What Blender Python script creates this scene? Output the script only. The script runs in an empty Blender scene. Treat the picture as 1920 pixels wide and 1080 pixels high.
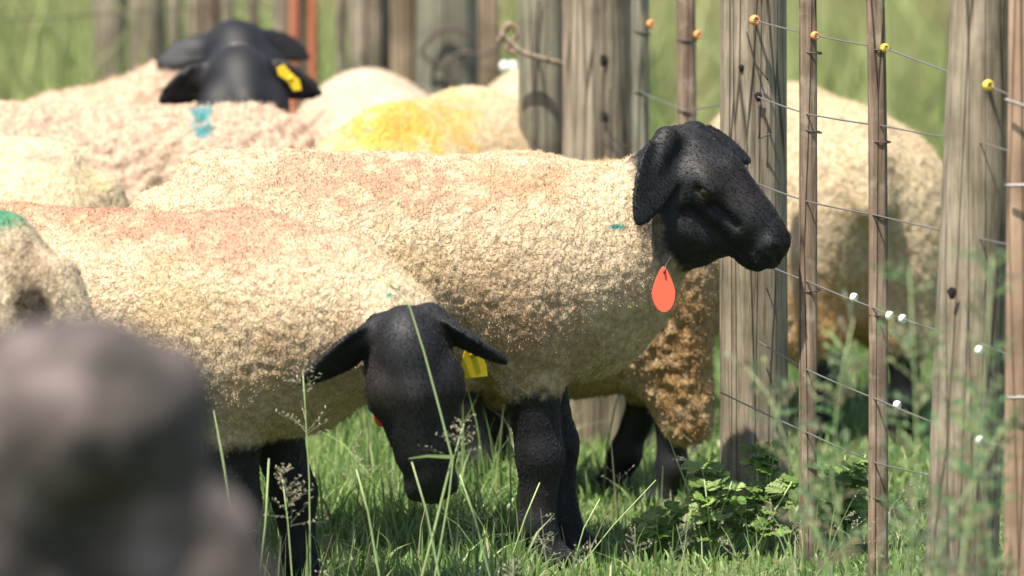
import bpy, math, random
import numpy as np
from mathutils import Vector, Matrix

random.seed(7)
RNG = np.random.default_rng(11)
SC = bpy.context.scene
COL = SC.collection

# ------------------------------------------------------------------ camera
DIST = 25.0
PITCH = math.radians(6.0)
CAMZ = 0.505 + DIST * math.tan(PITCH)
FOCAL = 36.0 * (DIST / math.cos(PITCH)) / 1.92
cam_data = bpy.data.cameras.new('camera')
cam = bpy.data.objects.new('camera', cam_data)
COL.objects.link(cam)
cam.location = (0, -DIST, CAMZ)
cam.rotation_euler = (math.pi / 2 - PITCH, 0, 0)
cam_data.sensor_width = 36
cam_data.lens = FOCAL
cam_data.clip_start = 0.1
cam_data.clip_end = 2000
cam_data.dof.use_dof = True
cam_data.dof.focus_distance = DIST / math.cos(PITCH) - 0.25
cam_data.dof.aperture_fstop = FOCAL / 125.0
SC.camera = cam

# ------------------------------------------------------------------ light
SUN_DIR = Vector((-0.27, -0.315, 0.91)).normalized()      # towards the sun
elev = math.asin(SUN_DIR.z)
world = bpy.data.worlds.new('World')
SC.world = world
world.use_nodes = True
wn = world.node_tree.nodes
wl = world.node_tree.links
bg = wn['Background']
sky = wn.new('ShaderNodeTexSky')
sky.sky_type = 'NISHITA'
sky.sun_disc = False
sky.sun_elevation = elev
sky.sun_rotation = math.atan2(SUN_DIR.x, SUN_DIR.y)
sky.air_density = 1.0
sky.dust_density = 1.5
wl.new(sky.outputs[0], bg.inputs[0])
bg.inputs[1].default_value = 0.10
sun_data = bpy.data.lights.new('sun', 'SUN')
sun_data.energy = 5.0
sun_data.angle = math.radians(0.5)
sun_data.color = (1.0, 0.94, 0.83)
sun = bpy.data.objects.new('sun', sun_data)
COL.objects.link(sun)
sun.rotation_euler = SUN_DIR.to_track_quat('Z', 'Y').to_euler()
SC.view_settings.view_transform = 'Standard'
SC.view_settings.look = 'None'
SC.view_settings.gamma = 1.0
SC.view_settings.use_curve_mapping = False
SC.view_settings.exposure = 1.15


# ------------------------------------------------------------------ helpers
def px2w(px, py, Y):
    """photo pixel (1920 x 1080) + depth Y -> world point"""
    k = 36.0 / FOCAL / 1920.0
    d = Vector(((px - 960) * k, 1.0, -(py - 540) * k))
    c, s = math.cos(PITCH), math.sin(PITCH)
    d = Vector((d.x, d.y * c + d.z * s, -d.y * s + d.z * c))
    t = (Y + DIST) / d.y
    return Vector((d.x * t, Y, CAMZ + d.z * t))


def scale_at(Y):
    return 1000.0 * DIST / (DIST + Y)            # photo pixels per metre


def tag(o, label=None, cat=None, group=None, kind=None):
    if label: o['label'] = label
    if cat: o['category'] = cat
    if group: o['group'] = group
    if kind: o['kind'] = kind
    return o


def empty(name, loc=(0, 0, 0), rz=0.0):
    o = bpy.data.objects.new(name, None)
    o.empty_display_size = 0.1
    COL.objects.link(o)
    o.location = loc
    o.rotation_euler = (0, 0, rz)
    return o


def mesh_np(name, V, faces_list, mat, parent=None, smooth=True, attrs=None):
    """V (N,3); faces_list: list of (M,k) int arrays"""
    me = bpy.data.meshes.new(name)
    V = np.asarray(V, np.float32)
    loops, starts, n = [], [], 0
    for F in faces_list:
        F = np.asarray(F, np.int32)
        if len(F) == 0: continue
        k = F.shape[1]
        loops.append(F.ravel())
        starts.append(np.arange(len(F), dtype=np.int32) * k + n)
        n += F.size
    loops = np.concatenate(loops); starts = np.concatenate(starts)
    me.vertices.add(len(V)); me.vertices.foreach_set('co', V.ravel())
    me.loops.add(len(loops)); me.loops.foreach_set('vertex_index', loops)
    me.polygons.add(len(starts)); me.polygons.foreach_set('loop_start', starts)
    me.polygons.foreach_set('use_smooth', np.full(len(starts), smooth))
    if attrs:
        for an, (typ, data) in attrs.items():
            a = me.attributes.new(an, typ, 'POINT')
            if typ == 'FLOAT':
                a.data.foreach_set('value', np.asarray(data, np.float32))
            else:
                rgba = np.ones((len(V), 4), np.float32); rgba[:, :3] = data
                a.data.foreach_set('color', rgba.ravel())
    me.update(calc_edges=True)
    me.validate()
    o = bpy.data.objects.new(name, me)
    COL.objects.link(o)
    if mat: me.materials.append(mat)
    if parent: o.parent = parent
    return o


def hash3(ix, iy, iz, seed=0):
    h = (ix.astype(np.int64) * 374761393 + iy.astype(np.int64) * 668265263 + iz.astype(np.int64) * 2147483647 + seed * 1274126177) & 0xffffffff
    h = ((h ^ (h >> 13)) * 1274126177) & 0xffffffff
    h = ((h ^ (h >> 16)) * 2246822519) & 0xffffffff
    return ((h ^ (h >> 15)) & 0xffffff).astype(np.float32) / 16777215.0


def vnoise(P, freq, seed=0):
    Q = P * freq
    I = np.floor(Q).astype(np.int64); F = (Q - I).astype(np.float32)
    F = F * F * (3 - 2 * F)
    r = 0
    for dx in (0, 1):
        wx = F[:, 0] if dx else 1 - F[:, 0]
        for dy in (0, 1):
            wy = F[:, 1] if dy else 1 - F[:, 1]
            for dz in (0, 1):
                wz = F[:, 2] if dz else 1 - F[:, 2]
                r = r + wx * wy * wz * hash3(I[:, 0] + dx, I[:, 1] + dy, I[:, 2] + dz, seed)
    return r * 2 - 1


def fbm(P, freq, octv=3, seed=0):
    r, a, s = 0, 1.0, 0
    for o in range(octv):
        r = r + a * vnoise(P, freq * 2 ** o, seed + o * 17); s += a; a *= 0.5
    return r / s


def worley(P, freq, seed=0):
    Q = P * freq
    I = np.floor(Q).astype(np.int64); F = (Q - I).astype(np.float32)
    d1 = np.full(len(P), 9.0, np.float32)
    for dx in (-1, 0, 1):
        for dy in (-1, 0, 1):
            for dz in (-1, 0, 1):
                a, b, c = I[:, 0] + dx, I[:, 1] + dy, I[:, 2] + dz
                jx = hash3(a, b, c, seed); jy = hash3(a, b, c, seed + 5); jz = hash3(a, b, c, seed + 9)
                d = (dx + jx - F[:, 0]) ** 2 + (dy + jy - F[:, 1]) ** 2 + (dz + jz - F[:, 2]) ** 2
                d1 = np.minimum(d1, d)
    return np.sqrt(d1)


def sstep(a, b, x):
    t = np.clip((x - a) / (b - a), 0, 1)
    return t * t * (3 - 2 * t)


# ------------------------------------------------------------------ materials
def new_mat(name):
    m = bpy.data.materials.new(name)
    m.use_nodes = True
    nt = m.node_tree
    return m, nt, nt.nodes['Principled BSDF'], nt.nodes.new, nt.links.new


def mat_plain(name, col, rough=0.7, metal=0.0, var=0.25, scale=40.0, bump=0.0, spec=0.5):
    m, nt, b, N, L = new_mat(name)
    tc = N('ShaderNodeTexCoord'); nz = N('ShaderNodeTexNoise')
    nz.inputs['Scale'].default_value = scale; nz.inputs['Detail'].default_value = 4
    L(tc.outputs['Object'], nz.inputs['Vector'])
    mx = N('ShaderNodeMix'); mx.data_type = 'RGBA'
    mx.inputs['A'].default_value = (*[c * (1 - var) for c in col], 1)
    mx.inputs['B'].default_value = (*[min(1, c * (1 + var)) for c in col], 1)
    L(nz.outputs['Fac'], mx.inputs['Factor'])
    L(mx.outputs['Result'], b.inputs['Base Color'])
    b.inputs['Roughness'].default_value = rough
    b.inputs['Metallic'].default_value = metal
    b.inputs['Specular IOR Level'].default_value = spec
    if bump:
        bp = N('ShaderNodeBump'); bp.inputs['Strength'].default_value = bump
        bp.inputs['Distance'].default_value = 0.005
        L(nz.outputs['Fac'], bp.inputs['Height']); L(bp.outputs['Normal'], b.inputs['Normal'])
    return m


def mat_coat():
    """sheep: colour and skin/wool split come from attributes, fine relief from noise"""
    m, nt, b, N, L = new_mat('sheep_coat')
    tc = N('ShaderNodeTexCoord')
    ac = N('ShaderNodeAttribute'); ac.attribute_name = 'Col'
    ask = N('ShaderNodeAttribute'); ask.attribute_name = 'skin'
    mp = N('ShaderNodeMapping'); mp.inputs['Scale'].default_value = (1.0, 1.0, 0.62)
    L(tc.outputs['Object'], mp.inputs['Vector'])
    wob = N('ShaderNodeTexNoise'); wob.inputs['Scale'].default_value = 45; wob.inputs['Detail'].default_value = 2
    L(mp.outputs[0], wob.inputs['Vector'])
    vm = N('ShaderNodeVectorMath'); vm.operation = 'MULTIPLY_ADD'
    L(wob.outputs['Color'], vm.inputs[0]); vm.inputs[1].default_value = (0.02, 0.02, 0.02); L(mp.outputs[0], vm.inputs[2])
    vo = N('ShaderNodeTexVoronoi'); vo.feature = 'F1'; vo.inputs['Scale'].default_value = 125
    L(vm.outputs[0], vo.inputs['Vector'])
    n2 = N('ShaderNodeTexNoise'); n2.inputs['Scale'].default_value = 260; n2.inputs['Detail'].default_value = 5; n2.inputs['Roughness'].default_value = 0.65
    L(tc.outputs['Object'], n2.inputs['Vector'])
    # wool height: tufts with dark pits between
    h1 = N('ShaderNodeMath'); h1.operation = 'MULTIPLY_ADD'
    L(vo.outputs['Distance'], h1.inputs[0]); h1.inputs[1].default_value = -0.9; L(n2.outputs['Fac'], h1.inputs[2])
    # skin height: short hair
    n3 = N('ShaderNodeTexNoise'); n3.inputs['Scale'].default_value = 420; n3.inputs['Detail'].default_value = 3
    L(tc.outputs['Object'], n3.inputs['Vector'])
    hm = N('ShaderNodeMix'); hm.data_type = 'FLOAT'
    L(ask.outputs['Fac'], hm.inputs['Factor']); L(h1.outputs[0], hm.inputs['A'])
    sc3 = N('ShaderNodeMath'); sc3.operation = 'MULTIPLY'; L(n3.outputs['Fac'], sc3.inputs[0]); sc3.inputs[1].default_value = 0.16
    L(sc3.outputs[0], hm.inputs['B'])
    bp = N('ShaderNodeBump'); bp.inputs['Strength'].default_value = 1.0; bp.inputs['Distance'].default_value = 0.0048
    L(hm.outputs['Result'], bp.inputs['Height']); L(bp.outputs['Normal'], b.inputs['Normal'])
    # colour variation (tuft centres lighter, gaps between them darker)
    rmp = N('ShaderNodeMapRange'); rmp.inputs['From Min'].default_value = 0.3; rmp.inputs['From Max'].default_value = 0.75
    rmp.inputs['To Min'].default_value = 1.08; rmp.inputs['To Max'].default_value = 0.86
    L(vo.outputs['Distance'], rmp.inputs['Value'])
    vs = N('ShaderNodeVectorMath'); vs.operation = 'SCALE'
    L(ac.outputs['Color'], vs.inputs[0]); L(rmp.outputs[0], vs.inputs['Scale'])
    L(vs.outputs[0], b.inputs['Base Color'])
    rr = N('ShaderNodeMapRange'); rr.inputs['To Min'].default_value = 0.95; rr.inputs['To Max'].default_value = 0.58
    L(ask.outputs['Fac'], rr.inputs['Value']); L(rr.outputs[0], b.inputs['Roughness'])
    sp = N('ShaderNodeMapRange'); sp.inputs['To Min'].default_value = 0.08; sp.inputs['To Max'].default_value = 0.35
    L(ask.outputs['Fac'], sp.inputs['Value']); L(sp.outputs[0], b.inputs['Specular IOR Level'])
    return m


def mat_fleece():
    m, nt, b, N, L = new_mat('fleece_fibre')
    ac = N('ShaderNodeAttribute'); ac.attribute_name = 'Col'
    L(ac.outputs['Color'], b.inputs['Base Color'])
    b.inputs['Roughness'].default_value = 0.95
    b.inputs['Specular IOR Level'].default_value = 0.05
    return m


def mat_blade(name, transl=0.35):
    m, nt, b, N, L = new_mat(name)
    ac = N('ShaderNodeAttribute'); ac.attribute_name = 'Col'
    L(ac.outputs['Color'], b.inputs['Base Color'])
    b.inputs['Roughness'].default_value = 0.55
    b.inputs['Specular IOR Level'].default_value = 0.3
    tr = N('ShaderNodeBsdfTranslucent'); L(ac.outputs['Color'], tr.inputs['Color'])
    mx = N('ShaderNodeMixShader'); mx.inputs[0].default_value = transl
    L(b.outputs[0], mx.inputs[1]); L(tr.outputs[0], mx.inputs[2])
    L(mx.outputs[0], nt.nodes['Material Output'].inputs['Surface'])
    return m


def mat_wood(name, base, dark, light, moss=None, rough=0.85):
    """weathered grey timber: streaks and checks along the length, blotches"""
    m, nt, b, N, L = new_mat(name)
    tc = N('ShaderNodeTexCoord')
    oi = N('ShaderNodeObjectInfo')
    ad = N('ShaderNodeVectorMath'); ad.operation = 'ADD'
    sv = N('ShaderNodeVectorMath'); sv.operation = 'SCALE'; sv.inputs[0].default_value = (7, 11, 13)
    L(oi.outputs['Random'], sv.inputs['Scale'])
    L(tc.outputs['Object'], ad.inputs[0]); L(sv.outputs[0], ad.inputs[1])
    mp = N('ShaderNodeMapping'); mp.inputs['Scale'].default_value = (1, 1, 0.055)
    L(ad.outputs[0], mp.inputs['Vector'])
    n1 = N('ShaderNodeTexNoise'); n1.inputs['Scale'].default_value = 130; n1.inputs['Detail'].default_value = 7; n1.inputs['Roughness'].default_value = 0.7
    L(mp.outputs[0], n1.inputs['Vector'])
    n2 = N('ShaderNodeTexNoise'); n2.inputs['Scale'].default_value = 9; n2.inputs['Detail'].default_value = 5
    L(ad.outputs[0], n2.inputs['Vector'])
    r1 = N('ShaderNodeValToRGB')
    e = r1.color_ramp.elements
    e[0].position = 0.3; e[0].color = (*dark, 1)
    e[1].position = 0.72; e[1].color = (*light, 1)
    k = e.new(0.5); k.color = (*base, 1)
    L(n1.outputs['Fac'], r1.inputs[0])
    mx = N('ShaderNodeMix'); mx.data_type = 'RGBA'; mx.blend_type = 'MULTIPLY'
    r2 = N('ShaderNodeValToRGB'); r2.color_ramp.elements[0].color = (0.62, 0.6, 0.56, 1); r2.color_ramp.elements[0].position = 0.35
    r2.color_ramp.elements[1].color = (1.12, 1.1, 1.06, 1); r2.color_ramp.elements[1].position = 0.65
    L(n2.outputs['Fac'], r2.inputs[0])
    mx.inputs['Factor'].default_value = 1.0
    L(r1.outputs[0], mx.inputs['A']); L(r2.outputs[0], mx.inputs['B'])
    out = mx.outputs['Result']
    if moss:
        n4 = N('ShaderNodeTexNoise'); n4.inputs['Scale'].default_value = 22; n4.inputs['Detail'].default_value = 6
        L(ad.outputs[0], n4.inputs['Vector'])
        r4 = N('ShaderNodeMapRange'); r4.inputs['From Min'].default_value = 0.55; r4.inputs['From Max'].default_value = 0.7
        r4.inputs['To Max'].default_value = 0.8
        L(n4.outputs['Fac'], r4.inputs['Value'])
        m4 = N('ShaderNodeMix'); m4.data_type = 'RGBA'; m4.inputs['B'].default_value = (*moss, 1)
        L(r4.outputs[0], m4.inputs['Factor']); L(out, m4.inputs['A']); out = m4.outputs['Result']
    # dark checks
    mp2 = N('ShaderNodeMapping'); mp2.inputs['Scale'].default_value = (1, 1, 0.03)
    L(ad.outputs[0], mp2.inputs['Vector'])
    vo = N('ShaderNodeTexVoronoi'); vo.feature = 'DISTANCE_TO_EDGE'; vo.inputs['Scale'].default_value = 34
    L(mp2.outputs[0], vo.inputs['Vector'])
    r5 = N('ShaderNodeMapRange'); r5.inputs['From Min'].default_value = 0.0; r5.inputs['From Max'].default_value = 0.035
    L(vo.outputs['Distance'], r5.inputs['Value'])
    m5 = N('ShaderNodeMix'); m5.data_type = 'RGBA'; m5.inputs['A'].default_value = (*[c * 0.35 for c in dark], 1)
    L(r5.outputs[0], m5.inputs['Factor']); L(out, m5.inputs['B'])
    L(m5.outputs['Result'], b.inputs['Base Color'])
    b.inputs['Roughness'].default_value = rough
    b.inputs['Specular IOR Level'].default_value = 0.25
    hh = N('ShaderNodeMath'); hh.operation = 'MULTIPLY_ADD'; L(r5.outputs[0], hh.inputs[0]); hh.inputs[1].default_value = 0.6; L(n1.outputs['Fac'], hh.inputs[2])
    bp = N('ShaderNodeBump'); bp.inputs['Strength'].default_value = 0.9; bp.inputs['Distance'].default_value = 0.004
    L(hh.outputs[0], bp.inputs['Height']); L(bp.outputs['Normal'], b.inputs['Normal'])
    return m


M = {}
M['coat'] = mat_coat()
M['fleece'] = mat_fleece()
M['hair'] = mat_fleece(); M['hair'].name = 'black_short_hair'
M['hair'].node_tree.nodes['Principled BSDF'].inputs['Roughness'].default_value = 0.5
M['hair'].node_tree.nodes['Principled BSDF'].inputs['Specular IOR Level'].default_value = 0.35
M['blade'] = mat_blade('grass_blade', 0.45)
M['leaf'] = mat_blade('weed_leaf', 0.4)
M['eye'] = mat_plain('eye_amber', (0.020, 0.012, 0.006), 0.1, var=0.1)
M['nail'] = mat_plain('hoof_horn', (0.05, 0.045, 0.04), 0.5)
M['orange'] = mat_plain('orange_plastic', (0.90, 0.095, 0.042), 0.4, var=0.05)
M['yellow'] = mat_plain('yellow_plastic', (0.60, 0.43, 0.008), 0.45, var=0.1)
M['strap'] = mat_plain('dark_strap', (0.03, 0.025, 0.02), 0.6)
M['wood_grey'] = mat_wood('weathered_grey_timber', (0.27, 0.225, 0.165), (0.11, 0.088, 0.062), (0.40, 0.35, 0.275))
M['wood_green'] = mat_wood('green_grey_treated_timber', (0.225, 0.215, 0.165), (0.145, 0.138, 0.10), (0.30, 0.285, 0.225))
M['wood_brown'] = mat_wood('brown_split_timber', (0.25, 0.19, 0.125), (0.11, 0.08, 0.05), (0.38, 0.31, 0.215))
M['stick'] = mat_wood('lichened_dropper_timber', (0.23, 0.165, 0.12), (0.11, 0.075, 0.052), (0.36, 0.27, 0.205), moss=(0.36, 0.30, 0.22))
M['plank'] = mat_wood('pinkish_sawn_timber', (0.36, 0.24, 0.165), (0.29, 0.185, 0.12), (0.42, 0.29, 0.205))
M['red'] = mat_plain('rust_red_steel', (0.40, 0.13, 0.06), 0.6, var=0.3, scale=90)
M['wire'] = mat_plain('galvanised_wire', (0.22, 0.21, 0.20), 0.45, metal=0.6, var=0.3, scale=300)
M['rustwire'] = mat_plain('rusty_wire', (0.07, 0.05, 0.04), 0.7, metal=0.2, var=0.4, scale=300)
M['terracotta'] = mat_plain('orange_insulator', (0.62, 0.27, 0.09), 0.4, var=0.15)
M['insyellow'] = mat_plain('yellow_insulator', (0.75, 0.50, 0.06), 0.4, var=0.15)
M['porcelain'] = mat_plain('white_porcelain', (0.80, 0.79, 0.75), 0.2, var=0.05)
M['hole'] = mat_plain('dark_bored_hole', (0.008, 0.006, 0.005), 0.95)


def mat_ground():
    m, nt, b, N, L = new_mat('pasture_soil')
    tc = N('ShaderNodeTexCoord')
    n1 = N('ShaderNodeTexNoise'); n1.inputs['Scale'].default_value = 3.5; n1.inputs['Detail'].default_value = 8
    n2 = N('ShaderNodeTexNoise'); n2.inputs['Scale'].default_value = 60; n2.inputs['Detail'].default_value = 6
    L(tc.outputs['Object'], n1.inputs['Vector']); L(tc.outputs['Object'], n2.inputs['Vector'])
    r = N('ShaderNodeValToRGB'); e = r.color_ramp.elements
    e[0].position = 0.35; e[0].color = (0.055, 0.075, 0.022, 1)
    e[1].position = 0.68; e[1].color = (0.115, 0.14, 0.04, 1)
    k = e.new(0.52); k.color = (0.075, 0.11, 0.03, 1)
    ad = N('ShaderNodeMath'); ad.operation = 'MULTIPLY_ADD'; L(n2.outputs['Fac'], ad.inputs[0]); ad.inputs[1].default_value = 0.6
    ad.inputs[2].default_value = -0.3
    a2 = N('ShaderNodeMath'); a2.operation = 'ADD'; L(ad.outputs[0], a2.inputs[0]); L(n1.outputs['Fac'], a2.inputs[1])
    L(a2.outputs[0], r.inputs[0]); L(r.outputs[0], b.inputs['Base Color'])
    b.inputs['Roughness'].default_value = 0.95
    bp = N('ShaderNodeBump'); bp.inputs['Strength'].default_value = 0.8; bp.inputs['Distance'].default_value = 0.03
    L(n2.outputs['Fac'], bp.inputs['Height']); L(bp.outputs['Normal'], b.inputs['Normal'])
    return m


# ------------------------------------------------------------------ ground
def build_ground():
    xs = np.concatenate([[-600, -200, -60, -20], np.linspace(-8, 8, 81), [20, 60, 200, 600]])
    ys = np.concatenate([[-300, -100, -50, -30], np.linspace(-26, 30, 225), [45, 80, 200, 900]])
    X, Yg = np.meshgrid(xs, ys, indexing='ij')
    P = np.stack([X.ravel(), Yg.ravel(), np.zeros(X.size)], 1)
    P[:, 2] = ground_z(P[:, 0], P[:, 1])
    nx, ny = len(xs), len(ys)
    I = np.arange(nx * ny).reshape(nx, ny)
    F = np.stack([I[:-1, :-1], I[1:, :-1], I[1:, 1:], I[:-1, 1:]], -1).reshape(-1, 4)
    o = mesh_np('ground', P, [F], mat_ground())
    tag(o, 'rough green pasture ground under the sheep and fence', None, kind='structure')


def ground_z(x, y):
    x = np.asarray(x, float); y = np.asarray(y, float)
    return 0.012 * np.sin(x * 2.1 + 0.7 * y) + 0.010 * np.sin(y * 1.3 - 0.8 * x) - 0.012


build_ground()

# ------------------------------------------------------------------ grass
def blades(n, xr, yr, hmean, hvar, wmean, colfn, lean=0.5, seed=0, dens=None):
    rg = np.random.default_rng(seed)
    x = rg.uniform(*xr, n); y = rg.uniform(*yr, n)
    if dens is not None:
        keep = rg.uniform(0, 1, n) < dens(x, y)
        x, y = x[keep], y[keep]; n = len(x)
    z = ground_z(x, y) - 0.005
    h = hmean(x, y) if callable(hmean) else np.full(n, hmean)
    h = h * np.exp(rg.normal(0, hvar, n))
    w = wmean * rg.uniform(0.6, 1.5, n)
    az = rg.uniform(0, 2 * np.pi, n)
    ln = np.abs(rg.normal(0, lean, n)) * h
    dx, dy = np.cos(az) * ln, np.sin(az) * ln
    fz = rg.uniform(0, np.pi, n)
    sx, sy = np.cos(fz) * w * 0.5, np.sin(fz) * w * 0.5
    hz = np.sqrt(np.maximum(h * h - (ln * 0.8) ** 2, (0.25 * h) ** 2))
    V = np.zeros((n, 7, 3))
    for r, (t, ww) in enumerate(((0, 0.8), (0.38, 1.0), (0.72, 0.75))):
        bx = x + dx * t ** 2.0; by = y + dy * t ** 2.0; bz = z + hz * (t - 0.12 * t * t * (ln / h))
        V[:, 2 * r] = np.stack([bx - sx * ww, by - sy * ww, bz], 1)
        V[:, 2 * r + 1] = np.stack([bx + sx * ww, by + sy * ww, bz], 1)
    V[:, 6] = np.stack([x + dx, y + dy, z + hz * (1 - 0.2 * ln / h)], 1)
    base = np.arange(n)[:, None] * 7
    Q = np.concatenate([base + np.array([0, 1, 3, 2]), base + np.array([2, 3, 5, 4])])
    T = base + np.array([4, 5, 6])
    c = colfn(x, y, rg, n)
    C = np.repeat(c[:, None, :], 7, 1)
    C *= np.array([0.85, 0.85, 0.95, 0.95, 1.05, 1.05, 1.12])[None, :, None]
    return V.reshape(-1, 3), Q, T, C.reshape(-1, 3)


def merge(parts):
    Vs, Qs, Ts, Cs, n = [], [], [], [], 0
    for V, Q, T, C in parts:
        Vs.append(V); Qs.append(Q + n); Ts.append(T + n); Cs.append(C); n += len(V)
    return np.concatenate(Vs), np.concatenate(Qs), np.concatenate(Ts), np.concatenate(Cs)


def col_near(x, y, rg, n):
    pal = np.array([(0.12, 0.20, 0.055), (0.16, 0.24, 0.075), (0.08, 0.14, 0.04), (0.22, 0.28, 0.11), (0.34, 0.31, 0.18), (0.26, 0.31, 0.15)])
    i = rg.choice(6, n, p=[0.30, 0.28, 0.16, 0.14, 0.05, 0.07])
    return pal[i] * rg.uniform(0.95, 1.85, n)[:, None]


def col_far(x, y, rg, n):
    t = np.clip((y - 3.0) / 7.0 + 0.25 * np.sin(x * 3 + y), 0, 1)[:, None]
    a = np.array([(0.18, 0.27, 0.075)]); b_ = np.array([(0.37, 0.36, 0.16)])
    c = a * (1 - t) + b_ * t
    dry = rg.uniform(0, 1, n) < 0.10
    c = np.where(dry[:, None], np.array([(0.30, 0.27, 0.13)]), c)
    return c * rg.uniform(0.65, 1.35, n)[:, None]


def build_grass():
    def hn(x, y):
        # taller tufts round the grazing sheep, cropped by the fence foot
        t = 0.026 + 0.030 * (fbm(np.stack([x, y, 0 * x], 1), 3.0, 2, 3) + 0.5)
        return np.clip(t * np.where(x < 0.05, 1.25, np.where((y < 1.1) & (y > -0.6), 0.62, 0.85)), 0.012, 0.11)
    parts = [
        blades(95000, (-2.2, 1.9), (-1.9, 1.0), hn, 0.35, 0.0045, col_near, 0.6, 1),
        blades(60000, (-2.2, 2.2), (1.0, 4.2), hn, 0.35, 0.006, col_near, 0.6, 2),
        blades(2600, (-2.0, 1.2), (-1.6, 0.9), 0.10, 0.3, 0.0036, col_near, 0.6, 3, lambda x, y: np.where((x > 0.08) & (y > -0.3), 0.2, 1.0)),
        blades(4800, (-0.9, 0.08), (0.30, 1.6), 0.12, 0.3, 0.0042, col_near, 0.6, 8),
        blades(65000, (-4.0, 4.0), (3.6, 14.0), 0.24, 0.4, 0.009, col_far, 0.6, 4),
        blades(14000, (-4.5, 0.4), (3.8, 8.0), 0.40, 0.3, 0.008, col_far, 0.55, 6),
        blades(26000, (-7, 7), (14.0, 30.0), 0.34, 0.4, 0.014, col_far, 0.6, 5),
        blades(26000, (-4.5, 4.5), (-12.0, -1.9), 0.05, 0.35, 0.007, col_near, 0.6, 7),
    ]
    V, Q, T, C = merge(parts)
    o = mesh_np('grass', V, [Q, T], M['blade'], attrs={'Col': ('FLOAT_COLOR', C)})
    tag(o, 'green pasture grass growing all over the ground', 'grass', kind='stuff')


build_grass()

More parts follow.
